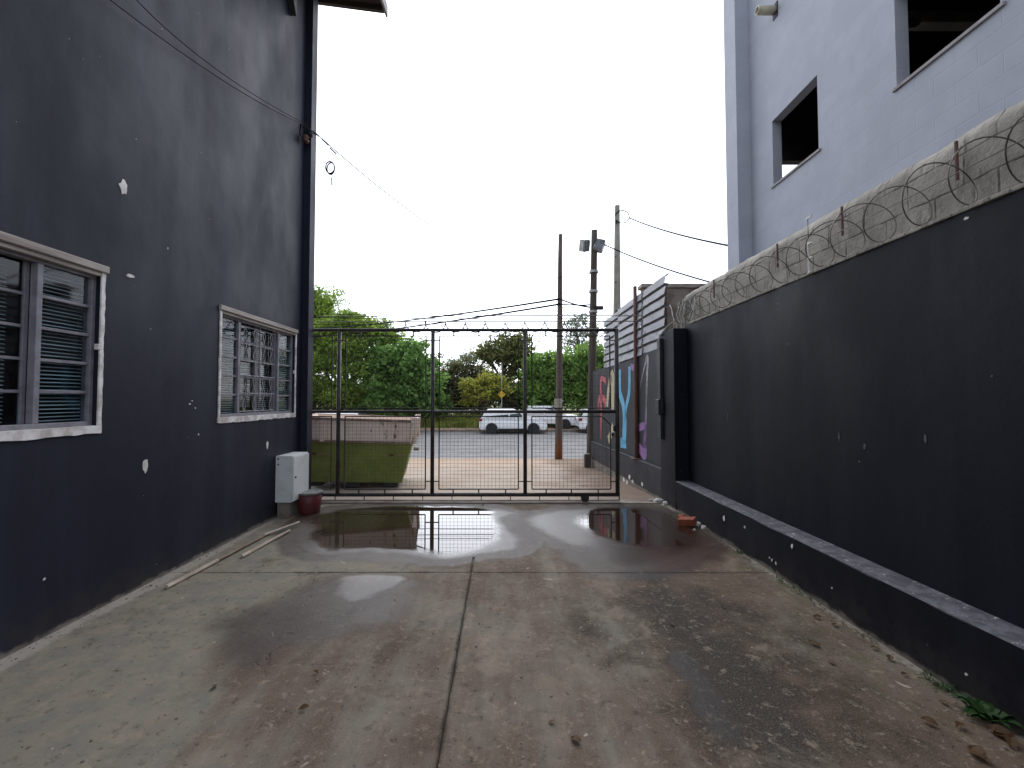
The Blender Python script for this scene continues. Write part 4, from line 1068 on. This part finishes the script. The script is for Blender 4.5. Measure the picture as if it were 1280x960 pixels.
def flood(x, z, rz_, tilt, s=1):
    f = MB().box(-.13*s, .13*s, -.10, .10, -.17*s, .17*s, .02, 2); o = f.build('floodlight', 'galv', p2, loc=(x, -.05, z)); o.rotation_euler = (tilt, R(18 if x > 0 else -14), rz_)
    g_ = MB().box(-.11*s, .11*s, -.115, -.101, -.15*s, .15*s, .004); g_.build('lens', 'headlight', o)
    h_ = MB().tube([(0, .10, 0), (-x*.6, .12, -.05)], .015, 6); h_.build('bracket', 'galv', o)
zf = ay(735, 306, 12.3).z+.28
flood(-.15, zf-.02, R(35), R(20), .95); flood(.27, zf-.03, R(-20), R(-14), 1.0)
zc_ = ay(740, 384, 12.3).z+.28
MB().box(.08, .36, -.1, .0, zc_-.07, zc_+.03, .01).build('junction_box', 'blackmetal', p2)
for z in (zc_-.12, zc_+.45, zc_+1.0): MB().lathe([(.115, -.03), (.13, -.03), (.13, .03), (.115, .03)], (d2*z/H2, 0, z), 12).build('clamp_band', 'galv', p2)
MB().tube([(-.15, -.06, zf-.2), (-.22, -.08, zf-.42), (-.1, -.1, zf-.55)], .012, 5).build('lamp_lead', 'cable', p2)
q = gz(735, 581, -.25)
sb = thing('concrete_stub', 'short brown concrete stub beside the foot of the dark pole', 'bollard', (2.18, 11.9, -.3))
MB().box(-.10, .05, -.08, .08, 0, .44, .012).build('block', 'woodpole', sb); MB().box(-.09, .04, -.07, .07, .441, .465, .012).build('cap', 'kerb', sb)
p3, H3, d3 = pole('utility_pole', 'tall pale concrete pole rising behind the corrugated sheets', 770, 771.5, 14.0, -.35, 257, .15, .068, 'concpole', square=True)
for z in (4.7, 5.6, 6.4): MB().box(-.02, .02, -.13, -.07, z, z+.03).build('bolt', 'blackmetal', p3)
ring = [Vector((.22+.22*math.cos(a), -.1, H3-.4+.2*math.sin(a))) for a in np.linspace(-2.6, 2.9, 24)]
MB().tube([(.05, -.1, H3-.62)]+ring, .017, 5).build('cable_loop', 'cable', p3)

def cable(a, b, sag, r, label, n=24, mat='cable', group='overhead cables'):
    a, b = Vector(a), Vector(b); pts = [a+(b-a)*(i/n)-Vector((0, 0, 4*sag*(i/n)*(1-i/n))) for i in range(n+1)]
    o = a.copy(); return tag(MB().tube([p-o for p in pts], r, 5).build('overhead_cable', mat, loc=o), label, 'cable', group)
cable(ay(786, 272, 14.0), ay(922, 309, 7.75), .08, .019, 'upper black cable from the pale concrete pole to the block building')
cable(ay(754, 305, 12.3), ay(900, 356, 8.6), .07, .017, 'lower black cable from the floodlights down behind the grey block wall')
cable(ay(700, 373.5, 14.3), ay(400, 410, 30), .15, .034, 'upper of two dark cables running left from the brown pole')
cable(ay(700, 380, 14.3), ay(380, 422, 30), .15, .034, 'lower of two dark cables running left from the brown pole')
cable(ay(700, 373.5, 14.3), ay(738, 384, 12.4), .04, .024, 'upper short dark cable between the brown pole and the dark pole')
cable(ay(700, 380, 14.3), ay(738, 381, 12.4), .02, .02, 'lower short dark cable between the brown pole and the dark pole')
cable(ay(350, 392, 27), ay(800, 393, 27), .05, .021, 'thin level wire over the road, upper of the three')
cable(ay(350, 396.5, 27), ay(800, 398, 27), .05, .025, 'thin level wire over the road, middle of the three')
cable(ay(350, 405, 27), ay(800, 404, 27), .05, .018, 'thin level wire over the road, lowest of the three')
A0_ = ay(391, 163, 6.9)
cable(A0_, ay(700, 347, 14.3), .62, .0085, 'thin service wire sagging from the black building across the white sky to the brown pole')
cable(ay(701, 346, 14.3), ay(738, 342, 12.35), .06, .009, 'thin wire stub between the brown and dark poles, above the short dark cables')
# wall cables and insulator clamp
for k, (a, m, b, lab) in enumerate((((145, 0), (270, 95), (384, 158), 'black cable along the black building, left of the pair'), ((182, 0), (255, 75), (384, 156), 'black cable along the black building, right of the pair'))):
    P0, P1, P2 = ax(*a, XL+.05), ax(*m, XL+.05), ax(*b, XL+.07); pts = []
    P0 = P0 + (P0-P1)*.6
    for i in range(25):
        t = i/24; pts.append(P0*(1-t)**2+ (P1*2-(P0+P2)*.5)*2*t*(1-t) + P2*t*t)
    o = pts[0].copy(); tag(MB().tube([p-o for p in pts], .0042, 5).build('wall_cable', 'cable', loc=o), lab, 'cable', 'cables on the black building')
ins = thing('cable_anchor', 'black insulator and wire anchor on the corner of the black building', 'insulator', tuple(ax(386, 165, XL+.10)))
MB().tube([(-.08, -.04, .06), (.06, .0, .02), (.12, .08, -.02)], .012, 6).build('hook', 'blackmetal', ins)
MB().lathe([(.0, -.05), (.035, -.05), (.045, -.02), (.03, 0), (.045, .02), (.035, .05), (0, .05)], (.03, -.02, -.03), 12).build('spool', 'blackmetal', ins, True)
MB().lathe([(.0, -.05), (.04, -.05), (.05, -.02), (.03, 0), (.05, .02), (.04, .05), (0, .05)], (-.02, -.05, -.14), 12).build('spool', 'rust', ins, True)
MB().tube([(-.09, -.06, .09), (-.10, -.08, -.05), (-.05, -.08, -.2), (.02, -.06, -.16), (.03, 0, -.02), (.1, .05, .0)], .008, 5).build('tail_wire', 'cable', ins)
qc = ay(413, 210, 7.4)
cl_ = thing('cable_coil', 'small black coil of spare cable hanging below the service wire in the sky', 'cable coil', tuple(qc))
cp_ = [(.085*math.cos(a)*.8, .03*math.sin(a*.5), .10*math.sin(a)) for a in np.linspace(0, 12.4, 40)]
MB().tube(cp_, .011, 5).build('loop', 'cable', cl_)
MB().tube([(-.0, 0, .1), (-.02, -.03, .22), (-.10, -.1, .40)], .003, 5).build('hanger', 'cable', cl_)
MB().tube([(.02, 0, -.1), (.025, 0, -.17)], .003, 4).build('tail', 'cable', cl_)
MB().tube([(.025, 0, -.17), (.03, 0, -.30)], .011, 6).build('tail_sleeve', 'cable', cl_)
for (u, v, du, lab) in ((406, 177, .09, 'black cable clamp on the service wire nearest the building corner'), (416, 188, .09, 'black cable clamp on the service wire above the hanging coil')):
    p = ay(u, v, 7.2); o = MB().tube([(-.05, 0, .045), (.05, .03, -.045)], .012, 6).build('cable_clamp', 'cable', loc=p); tag(o, lab, 'clamp', 'cable clamps')

# ------------------------------------------------------------------ CARS
def make_car(label, L=4.25, H_=1.55, group='white cars along the far kerb'):
    t = thing('parked_car', label, 'car', (0, 0, 0), 0, group)
    hl = L/2; Wd = .87
    # lower body: side outline with wheel arches
    wr, ax_f, ax_r = .35, hl-.85, -hl+.80
    top = [(-hl+.02, .62), (-hl+.02, .92), (-hl+.20, 1.0), (hl-1.30, .98), (hl-.55, .90), (hl-.12, .76), (hl, .60)]
    bot = [(hl, .34), (hl-.12, .24)]
    def arch(cx): return [(cx+wr*math.cos(a), .31+wr*math.sin(a)) for a in np.linspace(-.15, math.pi+.15, 13)]
    poly = top + bot + arch(ax_f) + arch(ax_r) + [(-hl+.1, .26), (-hl, .38)]
    bm = bmesh.new()
    vs = [bm.verts.new((x, -Wd, z)) for x, z in poly]; f = bm.faces.new(vs)
    r = bmesh.ops.extrude_face_region(bm, geom=[f]); ev = [e for e in r['geom'] if isinstance(e, bmesh.types.BMVert)]
    bmesh.ops.translate(bm, vec=(0, 2*Wd, 0), verts=ev)
    for v in bm.verts:          # round the plan shape at nose and tail, tuck the sills
        e = max(0, abs(v.co.x)-(hl-.55))/.55
        v.co.y *= 1-.16*e*e; v.co.y *= 1-.06*max(0, (v.co.z-.8)/.2)-.03*max(0, (.4-v.co.z)/.2)
    bmesh.ops.recalc_face_normals(bm, faces=bm.faces)
    be = [e for e in bm.edges if len(e.link_faces) == 2 and e.calc_face_angle(0) > .9 and abs(e.verts[0].co.y-e.verts[1].co.y) < .3]
    bmesh.ops.bevel(bm, geom=be, offset=.045, segments=3, affect='EDGES', clamp_overlap=True)
    body = MB().bm(bm).build('body', 'carwhite', t, False)
    # greenhouse
    A_ = [(-hl+.14, .80, .97), (hl-1.22, .80, .97)]; B_ = [(-hl+.62, .60, H_), (hl-2.05, .60, H_)]
    mid = [(-hl+.30, .74, 1.25), (hl-1.62, .73, 1.25)]
    rows = [A_, mid, [(-hl+.50, .66, H_-.06), (hl-1.95, .66, H_-.06)], [(-hl+.66, .56, H_), (hl-2.12, .56, H_)]]
    mb = MB()
    for (a, b) in rows: mb.v += [(a[0], -a[1], a[2]), (b[0], -b[1], b[2]), (b[0], b[1], b[2]), (a[0], a[1], a[2])]
    for j in range(3):
        for k_ in range(4): mb.f.append((j*4+k_, j*4+(k_+1) % 4, j*4+4+(k_+1) % 4, j*4+4+k_))
    mb.f.append((12, 13, 14, 15)); mb.build('cabin', 'carwhite', t, False)
    def onside(x, z, s):      # point on the cabin flank
        tt = (z-.97)/(H_-.06-.97); y = .80+(.66-.80)*tt; return (x, s*(y+.006), z)
    for s in (-1, 1):
        xr, xf = -hl+.42, hl-1.42
        for nm, pl_ in (('side_window', [(xr-.02, 1.02), (-.28, 1.02), (-.28, H_-.13), (xr+.20, H_-.13)]), ('side_window', [(-.20, 1.02), (xf, 1.02), (xf-.42, H_-.13), (-.20, H_-.13)])):
            MB().add([onside(x, z, s) for x, z in pl_], [(0, 1, 2, 3)]).build(nm, 'carglass', t, fixn=False)
        for cx in (ax_f, ax_r):
            w_ = MB().lathe([(.20, -.09), (.29, -.10), (.325, -.07), (.325, .07), (.29, .10), (.20, .09)], (cx, s*(Wd-.10), .325), 24, 'y').build('tyre', 'tyre', t, True)
            rm = MB().lathe([(0, s*.085), (.05, s*.09), (.06, s*.075), (.19, s*.092), (.205, s*.085), (.205, 0), (0, 0)], (cx, s*(Wd-.10), .325), 20, 'y').build('rim', 'alloy', w_)
            MB().lathe([(wr-.02, -.03), (wr+.005, -.03), (wr+.005, .028), (wr-.02, .028)], (cx, s*(Wd-.015), .315), 24, 'y').build('wheel_arch', 'carblack', t)
        MB().box(hl-1.55, hl-1.40, s*.86-.07, s*.86+.09*s if s > 0 else s*.86+.02, 1.0, 1.12, .02).build('mirror', 'carwhite', t)
        MB().box(ax_r+.4, ax_f-.4, s*(Wd-.015)-.02, s*(Wd-.015)+.02, .24, .33, .008).build('sill_trim', 'carblack', t)
        MB().box(hl-.50, hl-.10, s*.62-.11, s*.62+.11, .66, .79, .03).build('headlight', 'headlight', t)
        MB().box(-hl-.012, -hl+.20, s*.70-.12, s*.70+.12, .78, .94, .02).build('tail_lamp', 'taillight', t)
        for xd in (.05, -.9): MB().box(xd, xd+.16, s*.862-.012, s*.862+.012, .86, .89, .004).build('door_handle', 'carwhite', t)
    MB().add([(hl-1.30, -.70, 1.0), (hl-1.30, .70, 1.0), (hl-1.90, .60, H_-.07), (hl-1.90, -.60, H_-.07)], [(0, 1, 2, 3)]).build('windscreen', 'carglass', t, loc=(.03, 0, .02))
    MB().add([(-hl+.16, -.66, 1.03), (-hl+.16, .66, 1.03), (-hl+.46, .58, H_-.10), (-hl+.46, -.58, H_-.10)], [(0, 1, 2, 3)]).build('rear_window', 'carglass', t, loc=(-.03, 0, .01))
    MB().box(hl-.06, hl+.012, -.42, .42, .46, .66, .015).build('grille', 'carblack', t)
    MB().box(hl-.02, hl+.02, -.66, .66, .24, .36, .015).build('front_bumper_trim', 'carblack', t)
    MB().box(-hl-.02, -hl+.05, -.66, .66, .26, .42, .015).build('rear_bumper_trim', 'carblack', t)
    MB().box(-hl-.022, -hl-.008, -.2, .2, .62, .73).build('number_plate', 'plate', t)
    return t
c1 = make_car('white hatchback parked along the far kerb in the middle of the street view')
q = ay(641, 520, 28.7); c1.location = (q.x, 28.7, ZR)
c2 = copy_tree(c1); c2['label'] = 'white car half hidden behind the brown pole, parked at an angle behind the hatchback'
q = ay(688, 520, 32.2); c2.location = (q.x, 31.6, ZR+.14); c2.rotation_euler = (0, 0, R(-24))
c3 = copy_tree(c1); c3['label'] = 'white car at far right with only its red tail lamp showing beside the dark pole'
q = ay(720, 520, 29.6); c3.location = (q.x+2.12, 29.2, ZR)
c4 = copy_tree(c1); c4['label'] = 'white car on the road with only its roof showing over the skip'; c4['group'] = 'white cars along the far kerb'
q = ay(445, 520, 20.5); c4.location = (q.x, 20.5, ZR+.02)

q = ay(627, 499, 31)
sg = thing('road_sign', 'small yellow diamond road sign on a thin post behind the white hatchback', 'road sign', (q.x, 31.3, ZR+.13))
MB().tube([(0, 0, 0), (0, 0, 4.6)], .03, 8).build('post', 'galv', sg)
o = MB().box(-.2, .2, -.012, .012, -.2, .2, .01).build('plate', 'signyellow', sg, loc=(0, -.04, 2.35)); o.rotation_euler = (0, R(45), 0)

# ------------------------------------------------------------------ TREES
def leaves(lobes, n, size, seed, clump=.30, cn=22, aspect=.5, droop=.0):
    g_ = np.random.default_rng(seed)
    vol = np.array([l[1][0]*l[1][1]*l[1][2] for l in lobes])**.75; pr_ = vol/vol.sum()
    nc = max(8, n//cn); li = g_.choice(len(lobes), nc, p=pr_)
    d = g_.normal(size=(nc, 3)); d /= np.linalg.norm(d, axis=1)[:, None]
    rad = g_.random(nc)**.38*(1+.22*g_.normal(size=nc))
    C = np.array([lobes[i][0] for i in li]) + d*rad[:, None]*np.array([lobes[i][1] for i in li])
    ci = g_.integers(0, nc, n)
    P = C[ci] + g_.normal(size=(n, 3))*clump*np.array([1, 1, .6])
    nr = g_.normal(size=(n, 3))*.7; nr[:, 2] += .7; nr /= np.linalg.norm(nr, axis=1)[:, None]
    a = np.cross(nr, g_.normal(size=(n, 3))); a /= np.linalg.norm(a, axis=1)[:, None]+1e-9; b = np.cross(nr, a)
    s = size*(.6+.8*g_.random(n))[:, None]
    V = np.stack([P-a*s*.5, P+b*s*aspect*.5, P+a*s*.5-nr*s*.1, P-b*s*aspect*.5], 1).reshape(-1, 3)
    mb = MB(); mb.v = V.tolist(); mb.f = np.arange(n*4).reshape(n, 4).tolist(); return mb
def tree(label, loc, lobes, n, size, leafmat, trunk_r=.16, seed=1, clump=.3, name='broadleaf_tree', cat='tree', cn=22, aspect=.5, trunk_top=None, lean=0):
    t = thing(name, label, cat, loc, 0, 'trees and shrubs across the street')
    cz = min(l[0][2]-l[1][2]*.5 for l in lobes); r_ = random.Random(seed)
    top = trunk_top or max(.6, cz)
    w_ = MB(); T = Vector((lean, 0, top))
    w_.tube([(0, 0, -.3), (lean*.4+.05, 0, top*.5), T], [trunk_r*1.25, trunk_r, trunk_r*.8], 8)
    for (c, rr) in lobes:
        c = Vector(c); m_ = (T+c)/2+Vector((r_.uniform(-.3, .3), r_.uniform(-.3, .3), r_.uniform(.0, .4)))
        w_.tube([T-Vector((0, 0, .1)), m_, c, c+Vector((r_.uniform(-.5, .5)*rr[0], r_.uniform(-.4, .4)*rr[1], rr[2]*.6))], [trunk_r*.6, trunk_r*.42, trunk_r*.25, trunk_r*.08], 6)
        for k in range(5):
            e = c+Vector((r_.uniform(-.8, .8)*rr[0], r_.uniform(-.8, .8)*rr[1], r_.uniform(-.3, .8)*rr[2])); w_.tube([m_, (m_+e)/2+Vector((0, 0, .15)), e], [trunk_r*.22, trunk_r*.14, trunk_r*.04], 5)
    w_.build('trunk', 'bark', t, True)
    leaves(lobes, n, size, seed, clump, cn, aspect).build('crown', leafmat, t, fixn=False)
    return t
K = 17.0   # px per metre near 33 m
def at(u, Y, z=.1): p = ay(u, 500, Y); return (p.x, Y, z)
def zt_(v, Y): return 1.6+(499-v)/FPX*Y
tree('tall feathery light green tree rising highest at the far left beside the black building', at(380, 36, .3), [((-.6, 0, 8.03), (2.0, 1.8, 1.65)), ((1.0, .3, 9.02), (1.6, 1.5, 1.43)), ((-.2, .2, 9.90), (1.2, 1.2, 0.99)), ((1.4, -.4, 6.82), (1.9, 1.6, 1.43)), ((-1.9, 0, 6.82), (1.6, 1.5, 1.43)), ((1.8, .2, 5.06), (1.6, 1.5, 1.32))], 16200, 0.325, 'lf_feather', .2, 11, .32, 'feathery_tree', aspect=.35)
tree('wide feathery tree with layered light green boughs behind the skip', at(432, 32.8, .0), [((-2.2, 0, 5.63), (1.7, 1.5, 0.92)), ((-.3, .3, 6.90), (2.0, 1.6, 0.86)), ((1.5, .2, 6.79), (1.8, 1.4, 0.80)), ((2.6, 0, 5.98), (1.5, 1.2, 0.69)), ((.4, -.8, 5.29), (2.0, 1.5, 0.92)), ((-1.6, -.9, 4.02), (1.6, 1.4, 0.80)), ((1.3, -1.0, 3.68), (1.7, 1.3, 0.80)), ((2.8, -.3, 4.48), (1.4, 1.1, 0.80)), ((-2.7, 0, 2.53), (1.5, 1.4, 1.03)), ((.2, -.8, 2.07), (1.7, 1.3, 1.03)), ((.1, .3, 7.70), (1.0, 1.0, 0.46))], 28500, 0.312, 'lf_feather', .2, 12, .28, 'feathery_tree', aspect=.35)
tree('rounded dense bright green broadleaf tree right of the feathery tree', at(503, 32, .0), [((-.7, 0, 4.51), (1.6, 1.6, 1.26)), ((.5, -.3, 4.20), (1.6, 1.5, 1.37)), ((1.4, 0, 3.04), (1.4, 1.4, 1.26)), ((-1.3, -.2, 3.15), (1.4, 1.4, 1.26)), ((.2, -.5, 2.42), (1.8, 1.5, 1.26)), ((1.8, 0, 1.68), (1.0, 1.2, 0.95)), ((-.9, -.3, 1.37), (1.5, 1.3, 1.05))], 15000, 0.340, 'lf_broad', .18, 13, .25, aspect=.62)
tree('low brownish olive shrub mass between the bright green tree and the yellowish tree', at(570, 36, .3), [((-1.5, 0, 2.69), (1.3, 1.2, 1.68)), ((.2, 0, 2.91), (1.5, 1.2, 1.57)), ((1.7, .2, 2.58), (1.4, 1.2, 1.57)), ((-.6, -.4, 1.34), (1.8, 1.2, 1.23)), ((1.4, -.4, 1.12), (1.6, 1.1, 1.23))], 11050, 0.299, 'lf_olive', .09, 14, .22, 'shrub', 'shrub', trunk_top=.8)
tree('dark sparse tree with a bare trunk and sky showing through its small leaves', at(636, 37, .3), [((-1.0, 0, 5.54), (1.5, 1.3, 0.90)), ((.5, .2, 5.88), (1.6, 1.4, 0.90)), ((-.3, 0, 4.75), (1.9, 1.5, 0.79)), ((1.2, 0, 4.75), (1.2, 1.2, 0.90)), ((-2.0, 0, 4.75), (1.0, 1.0, 0.68)), ((.9, -.2, 3.50), (.9, .9, 0.79))], 6840, 0.310, 'lf_dark', .24, 15, .3, trunk_top=2.4, lean=-.5)
tree('small yellow-green tree with thin forked stems in front of the dark trees', at(607, 32, .0), [((-.9, 0, 2.6), (.9, .8, .45)), ((.3, 0, 3.0), (1.0, .9, .45)), ((.9, .1, 2.4), (.9, .8, .5)), ((-.1, -.2, 2.1), (1.2, .9, .5)), ((-1.2, 0, 1.6), (.6, .6, .35))], 5100, 0.242, 'lf_yellow', .06, 16, .2, trunk_top=1.0)
tree('dense mid green tree directly behind the brown pole', at(688, 33.5, .1), [((-.8, 0, 3.89), (1.4, 1.2, 1.14)), ((.6, 0, 4.11), (1.4, 1.3, 1.14)), ((1.4, 0, 3.20), (1.2, 1.2, 1.25)), ((-.9, -.2, 2.63), (1.3, 1.2, 1.25)), ((.5, -.4, 2.29), (1.6, 1.2, 1.25)), ((-.4, -.3, 1.25), (1.7, 1.2, 0.91))], 12750, 0.308, 'lf_green', .14, 17, .25)
tree('mid green tree right of the brown pole, partly behind the dark pole', at(735, 34, .1), [((-1.0, 0, 3.78), (1.2, 1.2, 1.19)), ((.4, 0, 4.64), (1.3, 1.3, 1.08)), ((.9, 0, 3.35), (1.3, 1.2, 1.30)), ((-.6, -.3, 2.38), (1.4, 1.2, 1.30)), ((.6, -.3, 1.73), (1.5, 1.2, 1.19))], 11250, 0.308, 'lf_green', .14, 18, .25)
tree('tall thin grey-green tree showing faintly above the green trees by the dark pole', at(722, 46, .5), [((0, 0, 8.3), (1.3, 1.2, 1.0)), ((-.7, 0, 6.8), (1.3, 1.2, .9)), ((.8, 0, 6.6), (1.4, 1.2, 1.0)), ((.1, 0, 9.4), (.9, .9, .6)), ((1.5, 0, 8.2), (.9, .9, .6))], 2850, 0.260, 'lf_pale', .13, 19, .4)
tree('pale distant thin tree left of the dark sparse tree', at(580, 56, .6), [((-1.2, 0, 5.4), (1.5, 1.4, .9)), ((.8, 0, 6.3), (1.6, 1.4, .9)), ((2.0, 0, 5.2), (1.4, 1.2, .9))], 1600, .30, 'lf_pale', .13, 20, .4)
tree('dark low shrub under the sparse tree, left of the gate post', at(655, 35, .2), [((-1.2, 0, 1.5), (1.2, 1.0, 1.1)), ((.3, 0, 1.6), (1.2, 1.0, 1.2)), ((1.2, 0, 1.2), (1.0, 1.0, 1.0))], 5760, 0.264, 'lf_olive', .07, 21, .2, 'shrub', 'shrub', trunk_top=.6)
tree('wide olive shrub mass filling the gap behind the yellow-green tree', at(618, 39, .4), [((-1.6, 0, 1.6), (1.5, 1.1, 1.3)), ((.2, 0, 1.9), (1.6, 1.1, 1.5)), ((1.9, 0, 1.6), (1.5, 1.1, 1.3)), ((-.6, 0, 2.9), (1.3, 1, .9)), ((3.2, 0, 2.0), (1.4, 1, 1.4))], 9000, .28, 'lf_olive', .08, 27, .25, 'shrub', 'shrub', trunk_top=.6)
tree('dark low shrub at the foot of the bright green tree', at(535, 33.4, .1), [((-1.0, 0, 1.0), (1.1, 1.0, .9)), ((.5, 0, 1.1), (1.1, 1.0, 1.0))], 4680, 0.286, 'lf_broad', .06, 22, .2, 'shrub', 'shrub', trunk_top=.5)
tree('dark olive shrubs at the foot of the feathery trees, mostly behind the skip', at(415, 34.5, .1), [((-2.2, 0, 1.3), (1.4, 1.0, 1.1)), ((-.5, 0, 1.5), (1.4, 1.0, 1.3)), ((1.3, 0, 1.4), (1.4, 1.0, 1.2)), ((3.0, 0, 1.4), (1.4, 1.0, 1.2)), ((4.6, 0, 1.5), (1.4, 1.0, 1.3))], 11700, 0.286, 'lf_olive', .07, 23, .25, 'shrub', 'shrub', trunk_top=.5)
tree('green tree hidden behind the far end of the corrugated sheets', at(790, 36, .2), [((-1.0, 0, 3.6), (1.5, 1.3, 1.1)), ((.6, 0, 4.0), (1.5, 1.3, 1.1)), ((0, -.3, 2.2), (2.0, 1.3, 1.3))], 5000, .28, 'lf_green', .14, 24, .25)

# grass on the bank
gm = MB(); r_ = np.random.default_rng(33); N = 16000
X = r_.uniform(-19, 9, N); Y = 31.15+r_.random(N)**1.3*4.2
Zb = np.where(Y < 33, ZR+.15+(Y-31.1)/1.9*(.1-ZR-.15), .1+(Y-33)/4*.25)
Hh = .10+.30*r_.random(N)+.12*np.array([fbm(a*.6, b*.6) for a, b in zip(X, Y)]); an = r_.uniform(0, 6.28, N); wv = .05
dx, dy = np.cos(an)*wv, np.sin(an)*wv; lx, ly = r_.normal(size=N)*.08, r_.normal(size=N)*.08
V = np.stack([np.stack([X-dx, Y-dy, Zb-.02], 1), np.stack([X+dx, Y+dy, Zb-.02], 1), np.stack([X+lx, Y+ly, Zb+Hh], 1)], 1).reshape(-1, 3)
gm.v = V.tolist(); gm.f = np.arange(N*3).reshape(N, 3).tolist()
o = gm.build('bank_grass', 'grass', fixn=False); struct(o, 'stuff'); o['label'] = 'rough yellow-green grass on the bank behind the parked cars'; o['category'] = 'grass'
